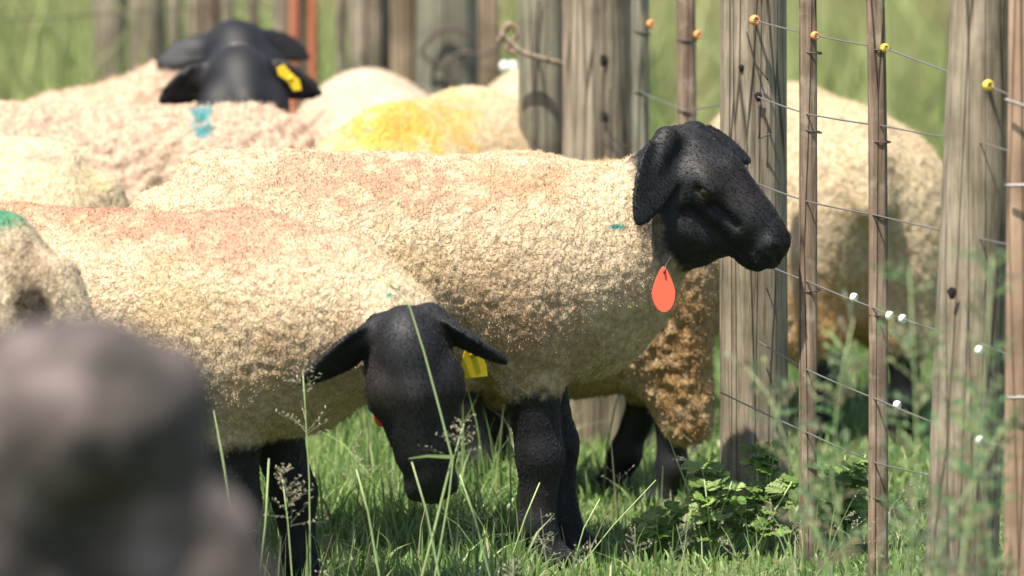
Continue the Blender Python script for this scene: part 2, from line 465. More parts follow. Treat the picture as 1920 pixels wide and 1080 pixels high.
# ------------------------------------------------------------------ sheep by signed distance
class Field:
    def __init__(self, lo, hi, h):
        self.lo = np.array(lo, float); self.h = h
        self.n = np.ceil((np.array(hi) - self.lo) / h).astype(int) + 1
        self.ax = [self.lo[i] + h * np.arange(self.n[i]) for i in range(3)]
        self.W = np.full(self.n, 0.5, np.float32)
        self.S = np.full(self.n, 0.5, np.float32)

    def _block(self, c0, c1):
        s = []
        for i in range(3):
            a = int(np.clip(math.floor((c0[i] - self.lo[i]) / self.h), 0, self.n[i] - 1))
            b = int(np.clip(math.ceil((c1[i] - self.lo[i]) / self.h) + 1, 1, self.n[i]))
            s.append(slice(a, max(b, a + 1)))
        g = np.meshgrid(*[self.ax[i][s[i]].astype(np.float32) for i in range(3)], indexing='ij', sparse=True)
        return tuple(s), g

    def _put(self, grp, s, d, k, sub=False):
        A = self.W if grp == 'w' else self.S
        a = A[s]
        if sub:
            d = -d
            hh = np.clip(0.5 - 0.5 * (d - a) / k, 0, 1)
            A[s] = a * (1 - (1 - hh)) * 1 if False else (d * (1 - hh) + a * hh) + k * hh * (1 - hh)
            return
        hh = np.clip(0.5 + 0.5 * (d - a) / k, 0, 1)
        A[s] = d * (1 - hh) + a * hh - k * hh * (1 - hh)

    def ell(self, grp, c, r, R=None, k=0.05, sub=False, cup=0.0, taper=0.0):
        c = np.array(c, float); r = np.array(r, float)
        m = (r.max() if R is not None else r) + 1.5 * k + 0.02
        s, g = self._block(c - m, c + m)
        x, y, z = g[0] - c[0], g[1] - c[1], g[2] - c[2]
        if R is not None:
            R = np.array(R)                # rows = axes
            x, y, z = (R[i][0] * x + R[i][1] * y + R[i][2] * z for i in range(3))
        if cup: z = z - cup * y * y
        if taper: y = y / np.clip(1 - taper * (x / r[0]), 0.25, 3)
        k0 = np.sqrt((x / r[0]) ** 2 + (y / r[1]) ** 2 + (z / r[2]) ** 2)
        k1 = np.sqrt((x / r[0] ** 2) ** 2 + (y / r[1] ** 2) ** 2 + (z / r[2] ** 2) ** 2) + 1e-9
        self._put(grp, s, k0 * (k0 - 1) / k1, k, sub)

    def rc(self, grp, a, b, ra, rb, k=0.05, sub=False):
        a = np.array(a, float); b = np.array(b, float)
        m = max(ra, rb) + 1.5 * k + 0.02
        s, g = self._block(np.minimum(a, b) - m, np.maximum(a, b) + m)
        ba = b - a; L2 = float(ba @ ba) + 1e-12
        x, y, z = g[0] - a[0], g[1] - a[1], g[2] - a[2]
        t = np.clip((x * ba[0] + y * ba[1] + z * ba[2]) / L2, 0, 1)
        d = np.sqrt((x - t * ba[0]) ** 2 + (y - t * ba[1]) ** 2 + (z - t * ba[2]) ** 2) - (ra + (rb - ra) * t)
        self._put(grp, s, d, k, sub)

    def mesh(self, kj=0.03):
        a, b = self.W, self.S
        hh = np.clip(0.5 + 0.5 * (b - a) / kj, 0, 1)
        D = b * (1 - hh) + a * hh - kj * hh * (1 - hh)
        s = D < 0
        c8 = [s[i:s.shape[0] - 1 + i, j:s.shape[1] - 1 + j, k:s.shape[2] - 1 + k] for i in (0, 1) for j in (0, 1) for k in (0, 1)]
        cnt = sum(c.astype(np.int8) for c in c8)
        act = (cnt > 0) & (cnt < 8)
        idx = np.full(act.shape, -1, np.int32)
        ii = np.argwhere(act); idx[act] = np.arange(len(ii))
        off = np.array([(i, j, k) for i in (0, 1) for j in (0, 1) for k in (0, 1)])
        vals = np.stack([D[ii[:, 0] + o[0], ii[:, 1] + o[1], ii[:, 2] + o[2]] for o in off], 1)
        acc = np.zeros((len(ii), 3)); num = np.zeros(len(ii))
        for p in range(8):
            for q in range(p + 1, 8):
                if np.abs(off[p] - off[q]).sum() != 1: continue
                v0, v1 = vals[:, p], vals[:, q]
                m = (v0 < 0) != (v1 < 0)
                t = v0[m] / (v0[m] - v1[m])
                acc[m] += off[p] + t[:, None] * (off[q] - off[p]); num[m] += 1
        loc = ii + acc / num[:, None]
        V = self.lo + loc * self.h
        F = []
        for ax in range(3):
            sl0 = [slice(1, -1)] * 3; sl1 = [slice(1, -1)] * 3
            sl0[ax] = slice(0, -1); sl1[ax] = slice(1, None)
            d0, d1 = s[tuple(sl0)], s[tuple(sl1)]
            e = np.argwhere(d0 != d1)
            flip = d0[d0 != d1]
            e = e + 1; e[:, ax] -= 1
            u, v = (ax + 1) % 3, (ax + 2) % 3
            q = []
            for du, dv in ((-1, -1), (0, -1), (0, 0), (-1, 0)):
                c = e.copy(); c[:, u] += du; c[:, v] += dv
                q.append(idx[c[:, 0], c[:, 1], c[:, 2]])
            q = np.stack(q, 1)
            q[~flip] = q[~flip][:, ::-1]
            F.append(q)
        F = np.concatenate(F); F = F[(F >= 0).all(1)]
        # sample wool/skin at vertices (nearest)
        r = np.clip(np.round(loc).astype(int), 0, np.array(D.shape) - 1)
        w = a[r[:, 0], r[:, 1], r[:, 2]]; sk = b[r[:, 0], r[:, 1], r[:, 2]]
        return V, F, w - sk


def vnormals(V, F):
    n = np.cross(V[F[:, 2]] - V[F[:, 0]], V[F[:, 3]] - V[F[:, 1]])
    N = np.zeros_like(V)
    for c in range(4): np.add.at(N, F[:, c], n)
    return N / (np.linalg.norm(N, axis=1, keepdims=True) + 1e-12)


def frame(f, u):
    f = Vector(f).normalized(); u = Vector(u); u = (u - f * u.dot(f)).normalized()
    s = u.cross(f)                       # the animal's left
    return f, s, u


def ear(F, base, d, nrm, L, Wd, cup=6.0):
    """ear blade: base point, direction, flat normal (inside of the cup)"""
    d = Vector(d).normalized(); n = Vector(nrm); n = (n - d * n.dot(d)).normalized(); w = n.cross(d)
    c = Vector(base) + d * (L * 0.46)
    F.rc('s', Vector(base) - d * 0.02, Vector(base) + d * (L * 0.28), 0.024, 0.014, 0.02)
    F.ell('s', c, (L * 0.56, Wd * 0.5, 0.0105), R=[d, w, n], k=0.012, cup=cup, taper=0.35)


def head(F, c, f, u, sc=1.0, ears=()):
    f, s, u = frame(f, u)
    C = Vector(c)
    def P(x, y, z): return C + (f * x + s * y + u * z) * sc
    R = [f, s, u]
    F.ell('s', P(-0.008, 0, 0.006), np.array((0.082, 0.060, 0.064)) * sc, R, 0.02)       # cranium
    F.rc('s', P(0.02, 0, -0.006), P(0.14, 0, -0.014), 0.056 * sc, 0.040 * sc, 0.03)
    F.rc('s', P(0.055, 0, 0.034), P(0.165, 0, 0.004), 0.036 * sc, 0.030 * sc, 0.03)      # convex nose bridge
    F.ell('s', P(0.186, 0, -0.012), np.array((0.036, 0.037, 0.036)) * sc, R, 0.022)      # nose
    F.ell('s', P(0.186, 0, -0.036), np.array((0.034, 0.036, 0.022)) * sc, R, 0.012)      # upper lip
    F.rc('s', P(0.00, 0, -0.060), P(0.125, 0, -0.050), 0.046 * sc, 0.027 * sc, 0.03)     # jaw
    F.ell('s', P(0.166, 0, -0.058), np.array((0.038, 0.026, 0.017)) * sc, R, 0.010)      # lower lip and chin
    for e in (1, -1):
        F.ell('s', P(0.002, e * 0.040, -0.045), np.array((0.062, 0.028, 0.056)) * sc, R, 0.022)   # cheek
        F.ell('s', P(0.040, e * 0.050, 0.020), np.array((0.040, 0.026, 0.026)) * sc, R, 0.020)    # orbit
        F.rc('s', P(0.050, e * 0.053, -0.006), P(0.128, e * 0.036, -0.026), 0.014 * sc, 0.009 * sc, 0.016)  # cheekbone
        F.rc('s', P(0.035, e * 0.030, 0.006), P(0.135, e * 0.014, 0.0), 0.042 * sc, 0.034 * sc, 0.02)     # side of the face
        F.ell('s', P(0.195, e * 0.028, -0.006), np.array((0.020, 0.012, 0.018)) * sc, R, 0.012)   # nostril wing
        F.ell('s', P(0.054, e * 0.079, 0.016), np.array((0.017, 0.010, 0.010)) * sc, R, 0.008, sub=True)   # eye socket
        F.rc('s', P(0.080, e * 0.062, 0.002), P(0.130, e * 0.050, -0.004), 0.009 * sc, 0.006 * sc, 0.014, sub=True)  # tear groove
        F.rc('s', P(0.055, e * 0.078, -0.030), P(0.115, e * 0.062, -0.040), 0.012 * sc, 0.012 * sc, 0.022, sub=True)  # hollow under cheekbone
        F.rc('s', P(0.226, e * 0.010, -0.022), P(0.208, e * 0.034, 0.000), 0.007 * sc, 0.006 * sc, 0.006, sub=True)  # nostril
        F.rc('s', P(0.226, e * 0.002, -0.050), P(0.155, e * 0.040, -0.052), 0.0055 * sc, 0.0045 * sc, 0.004, sub=True)  # mouth line
        F.ell('s', P(0.054, e * 0.0690, 0.0255), np.array((0.016, 0.008, 0.0040)) * sc, R, 0.005)   # upper lid
        F.ell('s', P(0.054, e * 0.0685, 0.0065), np.array((0.014, 0.007, 0.0036)) * sc, R, 0.005)   # lower lid
    for b, d, n, L, Wd in ears:
        ear(F, P(*b), d, n, L * sc, Wd * sc)
    return P, (f, s, u)


WOOL = np.array((0.575, 0.438, 0.285))
BLACK = np.array((0.0062, 0.0062, 0.0075))
LEG_F = [(0.245, 0.085, 0.46), (0.25, 0.095, 0.36), (0.268, 0.098, 0.215), (0.262, 0.098, 0.085), (0.282, 0.098, 0.022)]
LEG_H = [(-0.33, 0.10, 0.50), (-0.27, 0.115, 0.40), (-0.395, 0.105, 0.265), (-0.385, 0.105, 0.095), (-0.362, 0.105, 0.022)]


def make_sheep(label, X, Y, deg, neck, hd, h=0.008, sz=1.0, length=1.0, group='sheep in the flock by the fence', wool=WOOL,
               spots=(), legs=None, fuzz=0, fuzz_len=0.011, lump=1.0, tail=True, seed=1, width=1.0, curl=0.0, hip=0.0, extra=None, fur=0):
    """local frame: x forward, y to the animal's left, z up.  neck: list of (x, z, y, r).  hd: dict for head()"""
    if len(neck) == 2:                      # head out of sight: neck and head scale with the animal
        neck = [tuple(c * sz for c in n) for n in neck]
        hd = dict(hd); hd['c'] = tuple(c * sz for c in hd['c']); hd['sc'] = hd.get('sc', 1.0) * sz
    lo = [-0.62 * length * sz, -0.34 * sz, -0.01]; hi = [0.62 * length * sz, 0.34 * sz, 0.92 * sz]
    for p in [n[:3] for n in neck] + [hd['c']]:
        q = (p[0], p[1], p[2])
        for i in range(3):
            lo[i] = min(lo[i], q[i] - 0.30); hi[i] = max(hi[i], q[i] + 0.30)
    lo[2] = -0.02
    F = Field(lo, hi, h)
    l = length * sz
    w = sz * width
    # trunk
    F.ell('w', (-0.29 * l, 0, 0.575 * sz), (0.20 * l, 0.195 * w, 0.185 * sz), k=0.08)
    F.ell('w', (-0.02 * l, 0, 0.555 * sz), (0.37 * l, 0.222 * w, 0.208 * sz), k=0.08)
    F.ell('w', (0.25 * l, 0, 0.565 * sz), (0.19 * l, 0.185 * w, 0.205 * sz), k=0.08)
    F.ell('w', (0.37 * l, 0, 0.49 * sz), (0.11 * l, 0.125 * w, 0.135 * sz), k=0.08)
    F.rc('w', (-0.36 * l, 0, 0.735 * sz), (0.24 * l, 0, 0.715 * sz), 0.035 * sz, 0.032 * sz, 0.07)        # spine
    for e in (1, -1):
        F.ell('w', (-0.33 * l, e * 0.105 * w, 0.485 * sz), (0.135 * l, 0.088 * w, 0.17 * sz), k=0.07)
        F.ell('w', (0.25 * l, e * 0.11 * w, 0.50 * sz), (0.11 * l, 0.075 * w, 0.15 * sz), k=0.06)
        if hip: F.ell('w', (-0.22 * l, e * 0.13 * w, 0.69 * sz), (0.05, 0.035, 0.03), k=0.05)
    if tail:
        F.rc('w', (-0.455 * l, 0, 0.655 * sz), (-0.505 * l, 0, 0.57 * sz), 0.05 * sz, 0.038 * sz, 0.03)
    # neck
    for a, b in zip(neck[:-1], neck[1:]):
        F.rc('w', a[:3], b[:3], a[3], b[3], 0.09)
    # legs: fl, fr, hl, hr offsets (dx, dy)
    lg = legs or {}
    for key, base, e in (('fl', LEG_F, 1), ('fr', LEG_F, -1), ('hl', LEG_H, 1), ('hr', LEG_H, -1)):
        dx, dy, knee = (list(lg.get(key, (0, 0, 0))) + [0, 0, 0])[:3]
        pts = []
        for i, p in enumerate(base):
            t = (0.0, 0.15, 0.6, 0.95, 1.0)[i]
            kx = knee if i == 2 else 0.0
            pts.append(((p[0] * length + dx * t + kx) * sz, (p[1] * e + dy * t) * sz, p[2] * sz))
        if base is LEG_F:
            rr = (0.065, 0.054, 0.041, 0.031, 0.037)
            for i in range(4):
                F.rc('s' if i >= 1 else 'w', pts[i], pts[i + 1], rr[i] * sz, rr[i + 1] * sz, 0.025)
        else:
            rr = (0.11, 0.088, 0.045, 0.031, 0.037)
            F.rc('w', pts[0], pts[1], rr[0] * sz, rr[1] * sz, 0.05)
            F.rc('w', pts[1], pts[2], rr[1] * sz, (rr[2] + 0.006) * sz, 0.04)
            for i in range(2, 4):
                F.rc('s', pts[i], pts[i + 1], rr[i] * sz, rr[i + 1] * sz, 0.025)
        F.ell('s', np.array(pts[4]) + (0.012, 0, -0.002), (0.045 * sz, 0.034 * sz, 0.024 * sz), k=0.015)
        F.ell('s', np.array(pts[3]) + (-0.014, 0, -0.004), (0.02 * sz, 0.026 * sz, 0.026 * sz), k=0.02)
    if extra: extra(F)
    Ph, fr = head(F, hd['c'], hd['f'], hd['u'], hd.get('sc', 1.0), hd.get('ears', ()))
    V, Fc, dif = F.mesh(0.025)
    N = vnormals(V, Fc)
    sd = seed * 3
    edge = fbm(V, 55, 3, sd + 2) * 0.010
    skin = sstep(-0.006, 0.010, dif + edge)
    wl_ = 1 - skin
    # wool relief: undulating clumps + tufts split by vertical partings
    Q = V * np.array((1, 1, 0.55)) + 0.010 * np.stack([vnoise(V, 40, sd), vnoise(V, 40, sd + 1), vnoise(V, 40, sd + 2)], 1)
    wo = worley(Q, 76, sd)
    tuft = (0.45 - wo)
    disp = 0.004 * fbm(V, 9, 2, sd + 7) + 0.0046 * lump * tuft + 0.0018 * lump * fbm(V, 95, 2, sd + 3)
    if curl: disp = disp + curl * (0.5 - worley(V + 0.008 * vnoise(V, 60, sd + 4)[:, None], 42, sd + 4))
    V2 = V + N * (disp * wl_)[:, None]
    # colour
    ca, sa = math.cos(math.radians(deg)), math.sin(math.radians(deg))
    Wp = np.stack([X + V[:, 0] * ca - V[:, 1] * sa, Y + V[:, 0] * sa + V[:, 1] * ca, V[:, 2]], 1)
    colr = np.repeat(np.array(wool)[None], len(V), 0) * (1 + 0.10 * fbm(V, 14, 3, sd + 5))[:, None]
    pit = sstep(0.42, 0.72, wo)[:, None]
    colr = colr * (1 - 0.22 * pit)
    for (pos, rad, c, amt, ragged) in spots:
        if amt > 1: continue
        d = np.sqrt((((Wp - np.array(pos)) / np.array(rad)) ** 2).sum(1))
        d = d + ragged * fbm(V, 38, 3, sd + 11)
        k = (amt * (1 - sstep(0.1 if max(rad[0], rad[2]) > 0.06 else 0.5, 1.05, d)))[:, None]
        colr = colr * (1 - k) + np.array(c) * k
    blk = BLACK * (1 + 0.35 * fbm(V, 30, 3, sd + 6))[:, None] + np.array((0.006, 0.003, 0.0006)) * sstep(0.1, 0.6, fbm(V, 7, 2, sd + 8))[:, None]
    colr = colr * wl_[:, None] + blk * skin[:, None]
    for (pos, rad, c, amt, ragged) in spots:
        if amt <= 1: continue
        d = np.sqrt((((Wp - np.array(pos)) / np.array(rad)) ** 2).sum(1)) + ragged * fbm(V, 60, 2, sd + 12)
        k = (1 - sstep(0.6, 1.0, d))[:, None]
        colr = colr * (1 - k) + np.array(c) * k
    gz = float(ground_z(X, Y))
    root = empty('sheep', (X, Y, gz), math.radians(deg))
    tag(root, label, 'sheep', group)
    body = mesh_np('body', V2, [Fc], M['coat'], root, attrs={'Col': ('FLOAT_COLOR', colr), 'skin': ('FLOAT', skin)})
    # eyes
    f, s, u = fr
    for e in (1, -1):
        c = Ph(0.054, e * 0.0640, 0.0155)
        me = bpy.data.meshes.new('eye')
        import bmesh
        bm = bmesh.new(); bmesh.ops.create_uvsphere(bm, u_segments=14, v_segments=10, radius=0.0125 * hd.get('sc', 1.0))
        for fc in bm.faces: fc.smooth = True
        bm.to_mesh(me); bm.free(); me.materials.append(M['eye'])
        o = bpy.data.objects.new('eye', me); COL.objects.link(o); o.parent = root; o.location = c
    # fleece: short fibres standing off the wool
    fuzz = int(fuzz * 0.5)
    if fuzz:
        rg = np.random.default_rng(seed + 50)
        wv = np.where(wl_ > 0.6)[0]
        pick = rg.choice(wv, fuzz)
        base = V2[pick] + rg.normal(0, h * 0.6, (fuzz, 3)) * (1 - np.abs(N[pick]))
        dirn = N[pick] + rg.normal(0, 0.45, (fuzz, 3)) + np.array((-0.25, 0, -0.25))
        dirn /= np.linalg.norm(dirn, axis=1, keepdims=True)
        side = np.cross(dirn, rg.normal(0, 1, (fuzz, 3))); side /= np.linalg.norm(side, axis=1, keepdims=True) + 1e-9
        Ln = fuzz_len * 0.45 * np.exp(rg.normal(0, 0.35, fuzz))[:, None]
        pts = np.stack([base - N[pick] * 0.003, base + dirn * Ln * 0.5 + side * Ln * 0.16, base + dirn * Ln * 0.85 - side * Ln * 0.2], 1)
        hc = bpy.data.hair_curves.new('fleece')
        hc.add_curves([3] * fuzz)
        hc.attributes['position'].data.foreach_set('vector', pts.astype(np.float32).ravel())
        ra = hc.attributes.get('radius') or hc.attributes.new('radius', 'FLOAT', 'POINT')
        ra.data.foreach_set('value', np.tile(np.array((0.0005, 0.00045, 0.00015), np.float32), fuzz))
        at = hc.attributes.new('Col', 'FLOAT_COLOR', 'CURVE')
        cc = np.ones((fuzz, 4), np.float32); cc[:, :3] = colr[pick] * rg.uniform(0.85, 1.15, fuzz)[:, None]
        at.data.foreach_set('color', cc.ravel())
        hc.materials.append(M['fleece'])
        o = bpy.data.objects.new('fleece', hc); COL.objects.link(o); o.parent = root
    if fur:
        rg = np.random.default_rng(seed + 80)
        sv = np.where((skin > 0.6))[0]
        pick = rg.choice(sv, fur)
        n = N[pick]
        hc0 = np.array(hd['c']); near = np.linalg.norm(V2[pick] - hc0, axis=1) < 0.34 * hd.get('sc', 1.0)
        flow = np.where(near[:, None], -np.array(f)[None], np.array((-0.1, 0, -1.0))[None])
        flow = flow + rg.normal(0, 0.22, (fur, 3))
        flow = flow - n * (flow * n).sum(1, keepdims=True)
        flow /= np.linalg.norm(flow, axis=1, keepdims=True) + 1e-9
        Ln = 0.0055 * np.exp(rg.normal(0, 0.3, fur))[:, None]
        base = V2[pick] + rg.normal(0, h * 0.4, (fur, 3)) * (1 - np.abs(n)) - n * 0.001
        pts = np.stack([base, base + flow * Ln * 0.5 + n * 0.0013, base + flow * Ln + n * 0.0013], 1)
        hcv = bpy.data.hair_curves.new('short_hair')
        hcv.add_curves([3] * fur)
        hcv.attributes['position'].data.foreach_set('vector', pts.astype(np.float32).ravel())
        ra = hcv.attributes.get('radius') or hcv.attributes.new('radius', 'FLOAT', 'POINT')
        ra.data.foreach_set('value', np.tile(np.array((0.0005, 0.0004, 0.00012), np.float32), fur))
        at = hcv.attributes.new('Col', 'FLOAT_COLOR', 'CURVE')
        cc = np.ones((fur, 4), np.float32)
        cc[:, :3] = (colr[pick] + np.array((0.002, 0.0018, 0.0018))) * 1.25 * np.exp(rg.normal(0, 0.35, fur))[:, None]  # hair colour lifted above the skin's to paint in a grey sheen
        at.data.foreach_set('color', cc.ravel())
        hcv.materials.append(M['hair'])
        o = bpy.data.objects.new('short_hair', hcv); COL.objects.link(o); o.parent = root
    return root, Ph, fr


def loc_dir(v, deg):
    """world direction -> sheep local"""
    a = math.radians(-deg)
    return (v[0] * math.cos(a) - v[1] * math.sin(a), v[0] * math.sin(a) + v[1] * math.cos(a), v[2])


def loc_pt(p, X, Y, deg):
    d = loc_dir((p[0] - X, p[1] - Y, 0), deg)
    return (d[0], d[1], p[2])


def spot(px, py, Y, rpx, rpy, ry, c, amt=0.9, ragged=0.5):
    p = px2w(px, py, Y); k = scale_at(Y)
    return ((p.x, p.y, p.z), (rpx / k, ry, rpy / k), c, amt, ragged)


RUST = (0.36, 0.22, 0.13); PINK = (0.40, 0.225, 0.15); DIRT = (0.30, 0.235, 0.15); TAN = (0.42, 0.30, 0.17)
BROWN = (0.36, 0.21, 0.085); TEAL = (0.02, 0.20, 0.17); GREEN = (0.05, 0.21, 0.11); YEL = (0.60, 0.35, 0.065); GREYB = (0.10, 0.085, 0.07)


def build_flock():
    # ---- the standing ewe with the orange tag (in focus)
    X, Y, dg = -0.215, 0.0, 0
    hc = px2w(1297, 306, -0.05); hc = loc_pt(hc, X, Y, dg)
    ears = [((-0.050, -0.066, 0.030), (-0.30, -0.50, -0.82), (0.55, -0.80, 0.30), 0.155, 0.080),
            ((-0.030, 0.052, 0.040), (0.62, 0.62, -0.36), (0.3, -0.6, 0.75), 0.13, 0.066)]
    main, P, fr = make_sheep(
        'black-faced cream sheep standing side-on, head raised, orange teardrop tag at its throat', X, Y, dg,
        [(0.25, 0, 0.555, 0.165), (0.39, -0.005, 0.585, 0.128), (0.475, -0.02, 0.672, 0.092)],
        dict(c=hc, f=(0.76, -0.26, -0.60), u=(0.55, -0.34, 0.76), sc=1.07, ears=ears),
        h=0.0045, seed=1, fur=60000, fuzz=90000, fuzz_len=0.008,
        extra=lambda F: F.rc('s', (0.515, -0.035, 0.705), (0.545, -0.045, 0.655), 0.095, 0.092, 0.04),
        legs={'fr': (0.0, 0.0), 'fl': (0.045, -0.01), 'hl': (0.05, 0)},
        spots=[spot(680, 328, -0.12, 360, 80, 0.3, (0.37, 0.215, 0.135), 0.9, 0.9), spot(1010, 320, -0.12, 170, 65, 0.25, (0.42, 0.26, 0.155), 0.8, 0.8),
               spot(900, 560, -0.2, 230, 170, 0.2, (0.40, 0.275, 0.165), 0.75, 0.8), spot(780, 500, -0.2, 120, 120, 0.2, (0.46, 0.34, 0.19), 0.7, 0.8),
               spot(1000, 640, -0.2, 220, 110, 0.3, (0.36, 0.235, 0.135), 0.75, 0.8), spot(560, 312, -0.1, 130, 50, 0.25, (0.40, 0.29, 0.19), 0.6, 0.9),
               spot(1250, 340, -0.05, 72, 190, 0.3, (0.022, 0.02, 0.018), 1.0, 0.5), spot(1240, 440, -0.1, 40, 70, 0.2, GREYB, 0.8, 0.8),
               spot(1155, 408, -0.13, 24, 8, 0.08, TEAL, 0.9, 0.5)])
    # ---- grazing ewe in front
    X2, Y2, dg2 = px2w(250, 1000, -0.48).x, -0.48, -20
    hw = px2w(770, 655, -0.86)
    hc = loc_pt(hw, X2, Y2, dg2)
    f = loc_dir((0.17, -0.12, -0.98), dg2); u = loc_dir((0.03, -0.97, 0.22), dg2)
    e1 = loc_dir((-0.80, -0.30, -0.55), dg2); e2 = loc_dir((0.84, -0.2, -0.50), dg2)
    n1 = loc_dir((-0.35, -0.55, -0.6), dg2); n2 = loc_dir((-0.3, -0.45, -0.8), dg2)
    nk = loc_pt(px2w(730, 600, -0.72), X2, Y2, dg2)
    nm = loc_pt(px2w(620, 545, -0.66), X2, Y2, dg2)
    graz, P2, fr2 = make_sheep(
        'black-faced sheep grazing head-down toward the viewer, yellow ear tag, in front of the flock', X2, Y2, dg2,
        [(0.26, 0, 0.53, 0.165), (nm[0], nm[1], nm[2] - 0.03, 0.135), (nk[0], nk[1], nk[2], 0.098)],
        dict(c=hc, f=f, u=u, sc=1.17, ears=[((-0.055, -0.055, 0.0), e1, n1, 0.135, 0.062), ((-0.055, 0.055, 0.0), e2, n2, 0.125, 0.058)]),
        h=0.0048, sz=0.93, seed=2, fur=60000, fuzz=90000, fuzz_len=0.009, hip=1,
        legs={'fr': (-0.02, 0.02), 'fl': (0.05, 0.02)},
        spots=[spot(455, 395, -0.55, 300, 115, 0.45, PINK, 0.9, 0.6), spot(150, 368, -0.4, 240, 75, 0.40, (0.38, 0.20, 0.125), 0.9, 0.7),
               spot(590, 400, -0.5, 70, 60, 0.25, (0.33, 0.24, 0.17), 0.6, 0.8), spot(330, 560, -0.7, 130, 110, 0.25, (0.46, 0.34, 0.19), 0.7, 0.8),
               spot(560, 640, -0.75, 180, 110, 0.25, (0.41, 0.285, 0.17), 0.75, 0.8), spot(730, 520, -0.7, 14, 8, 0.2, TEAL, 0.9, 0.4),
               spot(775, 590, -0.78, 95, 38, 0.15, (0.16, 0.115, 0.085), 0.8, 0.5)])
    # ---- brown-legged ewe grazing behind the standing one
    X3, Y3, dg3 = 0.065, 0.88, 160
    hw = px2w(893, 762, 0.98); hc = loc_pt(hw, X3, Y3, dg3)
    def brown_extra(F):
        F.ell('w', (-0.03, 0, 0.375), (0.27, 0.165, 0.18), k=0.08)                                   # hanging belly
        F.rc('w', (-0.27, 0.10, 0.46), (-0.335, 0.105, 0.17), 0.100, 0.046, 0.05)                     # woolly near thigh
        F.rc('w', (0.18, 0.10, 0.40), (0.17, 0.10, 0.24), 0.07, 0.045, 0.05)
    make_sheep('brown-stained sheep grazing behind the standing one, woolly rear leg beside the fence post', X3, Y3, dg3,
               [(0.18, 0, 0.46, 0.13), (0.28, 0.0, 0.40, 0.11), (hc[0] - 0.03, hc[1], hc[2] + 0.08, 0.085)],
               dict(c=hc, f=loc_dir((-0.1, -0.35, -0.93), dg3), u=loc_dir((-0.2, -0.9, 0.35), dg3), sc=1.0,
                    ears=[((-0.05, -0.05, 0), loc_dir((0.8, 0, -0.3), dg3), loc_dir((0, -1, 0), dg3), 0.11, 0.06),
                          ((-0.05, 0.05, 0), loc_dir((-0.8, 0, -0.3), dg3), loc_dir((0, -1, 0), dg3), 0.11, 0.06)]),
               h=0.006, sz=0.84, length=0.85, seed=3, extra=brown_extra, fuzz=45000, fuzz_len=0.012, lump=1.3, curl=0.009, wool=(0.46, 0.33, 0.19),
               legs={'hl': (-0.02, 0.0), 'hr': (0.18, 0.0), 'fl': (-0.10, 0.0), 'fr': (-0.06, 0.0)},
               spots=[spot(1290, 640, 0.7, 110, 280, 0.5, BROWN, 0.85, 0.8), spot(1320, 480, 0.7, 60, 90, 0.4, (0.44, 0.31, 0.18), 0.7, 0.8)])
    # ---- green-marked rump at the left edge
    X4, Y4, dg4 = px2w(-320, 1000, -1.0).x, -1.0, 155
    make_sheep('sheep rump with green paint mark at the left edge, above the boulder', X4, Y4, dg4,
               [(0.26, 0, 0.58, 0.17), (0.44, 0.02, 0.56, 0.12)],
               dict(c=(0.58, 0, 0.50), f=(0.5, 0.2, -0.8), u=(0.8, 0, 0.5), sc=1.0,
                    ears=[((-0.04, -0.05, 0.02), (-0.2, -0.9, -0.2), (0.6, 0, 0.6), 0.13, 0.06), ((-0.04, 0.05, 0.02), (-0.2, 0.9, -0.2), (0.6, 0, 0.6), 0.13, 0.06)]),
               h=0.0065, sz=1.0, seed=4, fuzz=50000, fuzz_len=0.011, wool=(0.50, 0.40, 0.27),
               spots=[spot(0, 385, -1.15, 85, 48, 0.3, GREEN, 0.95, 0.5), spot(60, 500, -1.25, 90, 110, 0.2, (0.24, 0.175, 0.11), 0.8, 0.7),
                      spot(55, 560, -1.3, 48, 60, 0.14, (0.03, 0.024, 0.018), 0.9, 0.4)])
    # ---- left background group
    def H(c, f, u, dg, sc=1.0, e1=(-1, -0.2, -0.25), e2=(1, -0.2, -0.25), n=(0, -1, -0.2), L=0.13, W=0.062):
        return dict(c=c, f=loc_dir(f, dg), u=loc_dir(u, dg), sc=sc,
                    ears=[((-0.04, -0.052, 0.012), loc_dir(e1, dg), loc_dir(n, dg), L, W), ((-0.04, 0.052, 0.012), loc_dir(e2, dg), loc_dir(n, dg), L, W)])
    # far ewe: head behind the tagged one
    X5, Y5 = px2w(-10, 800, 2.72).x, 2.72
    hc = loc_pt(px2w(448, 94, 2.62), X5, Y5, 0); nk = loc_pt(px2w(345, 160, 2.67), X5, Y5, 0)
    make_sheep('pink-tinged woolly sheep at the back left, its black head just behind the tagged head', X5, Y5, 0,
               [(0.20, 0, 0.50, 0.15), (0.35, -0.01, 0.57, 0.12), (nk[0], nk[1], nk[2] - 0.01, 0.085)],
               H(hc, (0.25, -0.75, -0.6), (0.1, -0.6, 0.8), 0, 1.1, (-0.9, -0.1, -0.30), (0.8, 0.3, -0.3), (-0.2, -0.8, 0.4), 0.105, 0.060),
               h=0.008, sz=0.80, seed=5, fuzz=30000, fuzz_len=0.016, lump=1.2, curl=0.016, wool=(0.56, 0.40, 0.28),
               spots=[spot(443, 72, 2.50, 20, 13, 0.16, (0.40, 0.32, 0.27), 1.5, 0.3)])
    X6, Y6 = px2w(70, 800, 2.26).x, 2.26
    hc = loc_pt(px2w(452, 156, 2.10), X6, Y6, 0); nk = loc_pt(px2w(375, 200, 2.2), X6, Y6, 0)
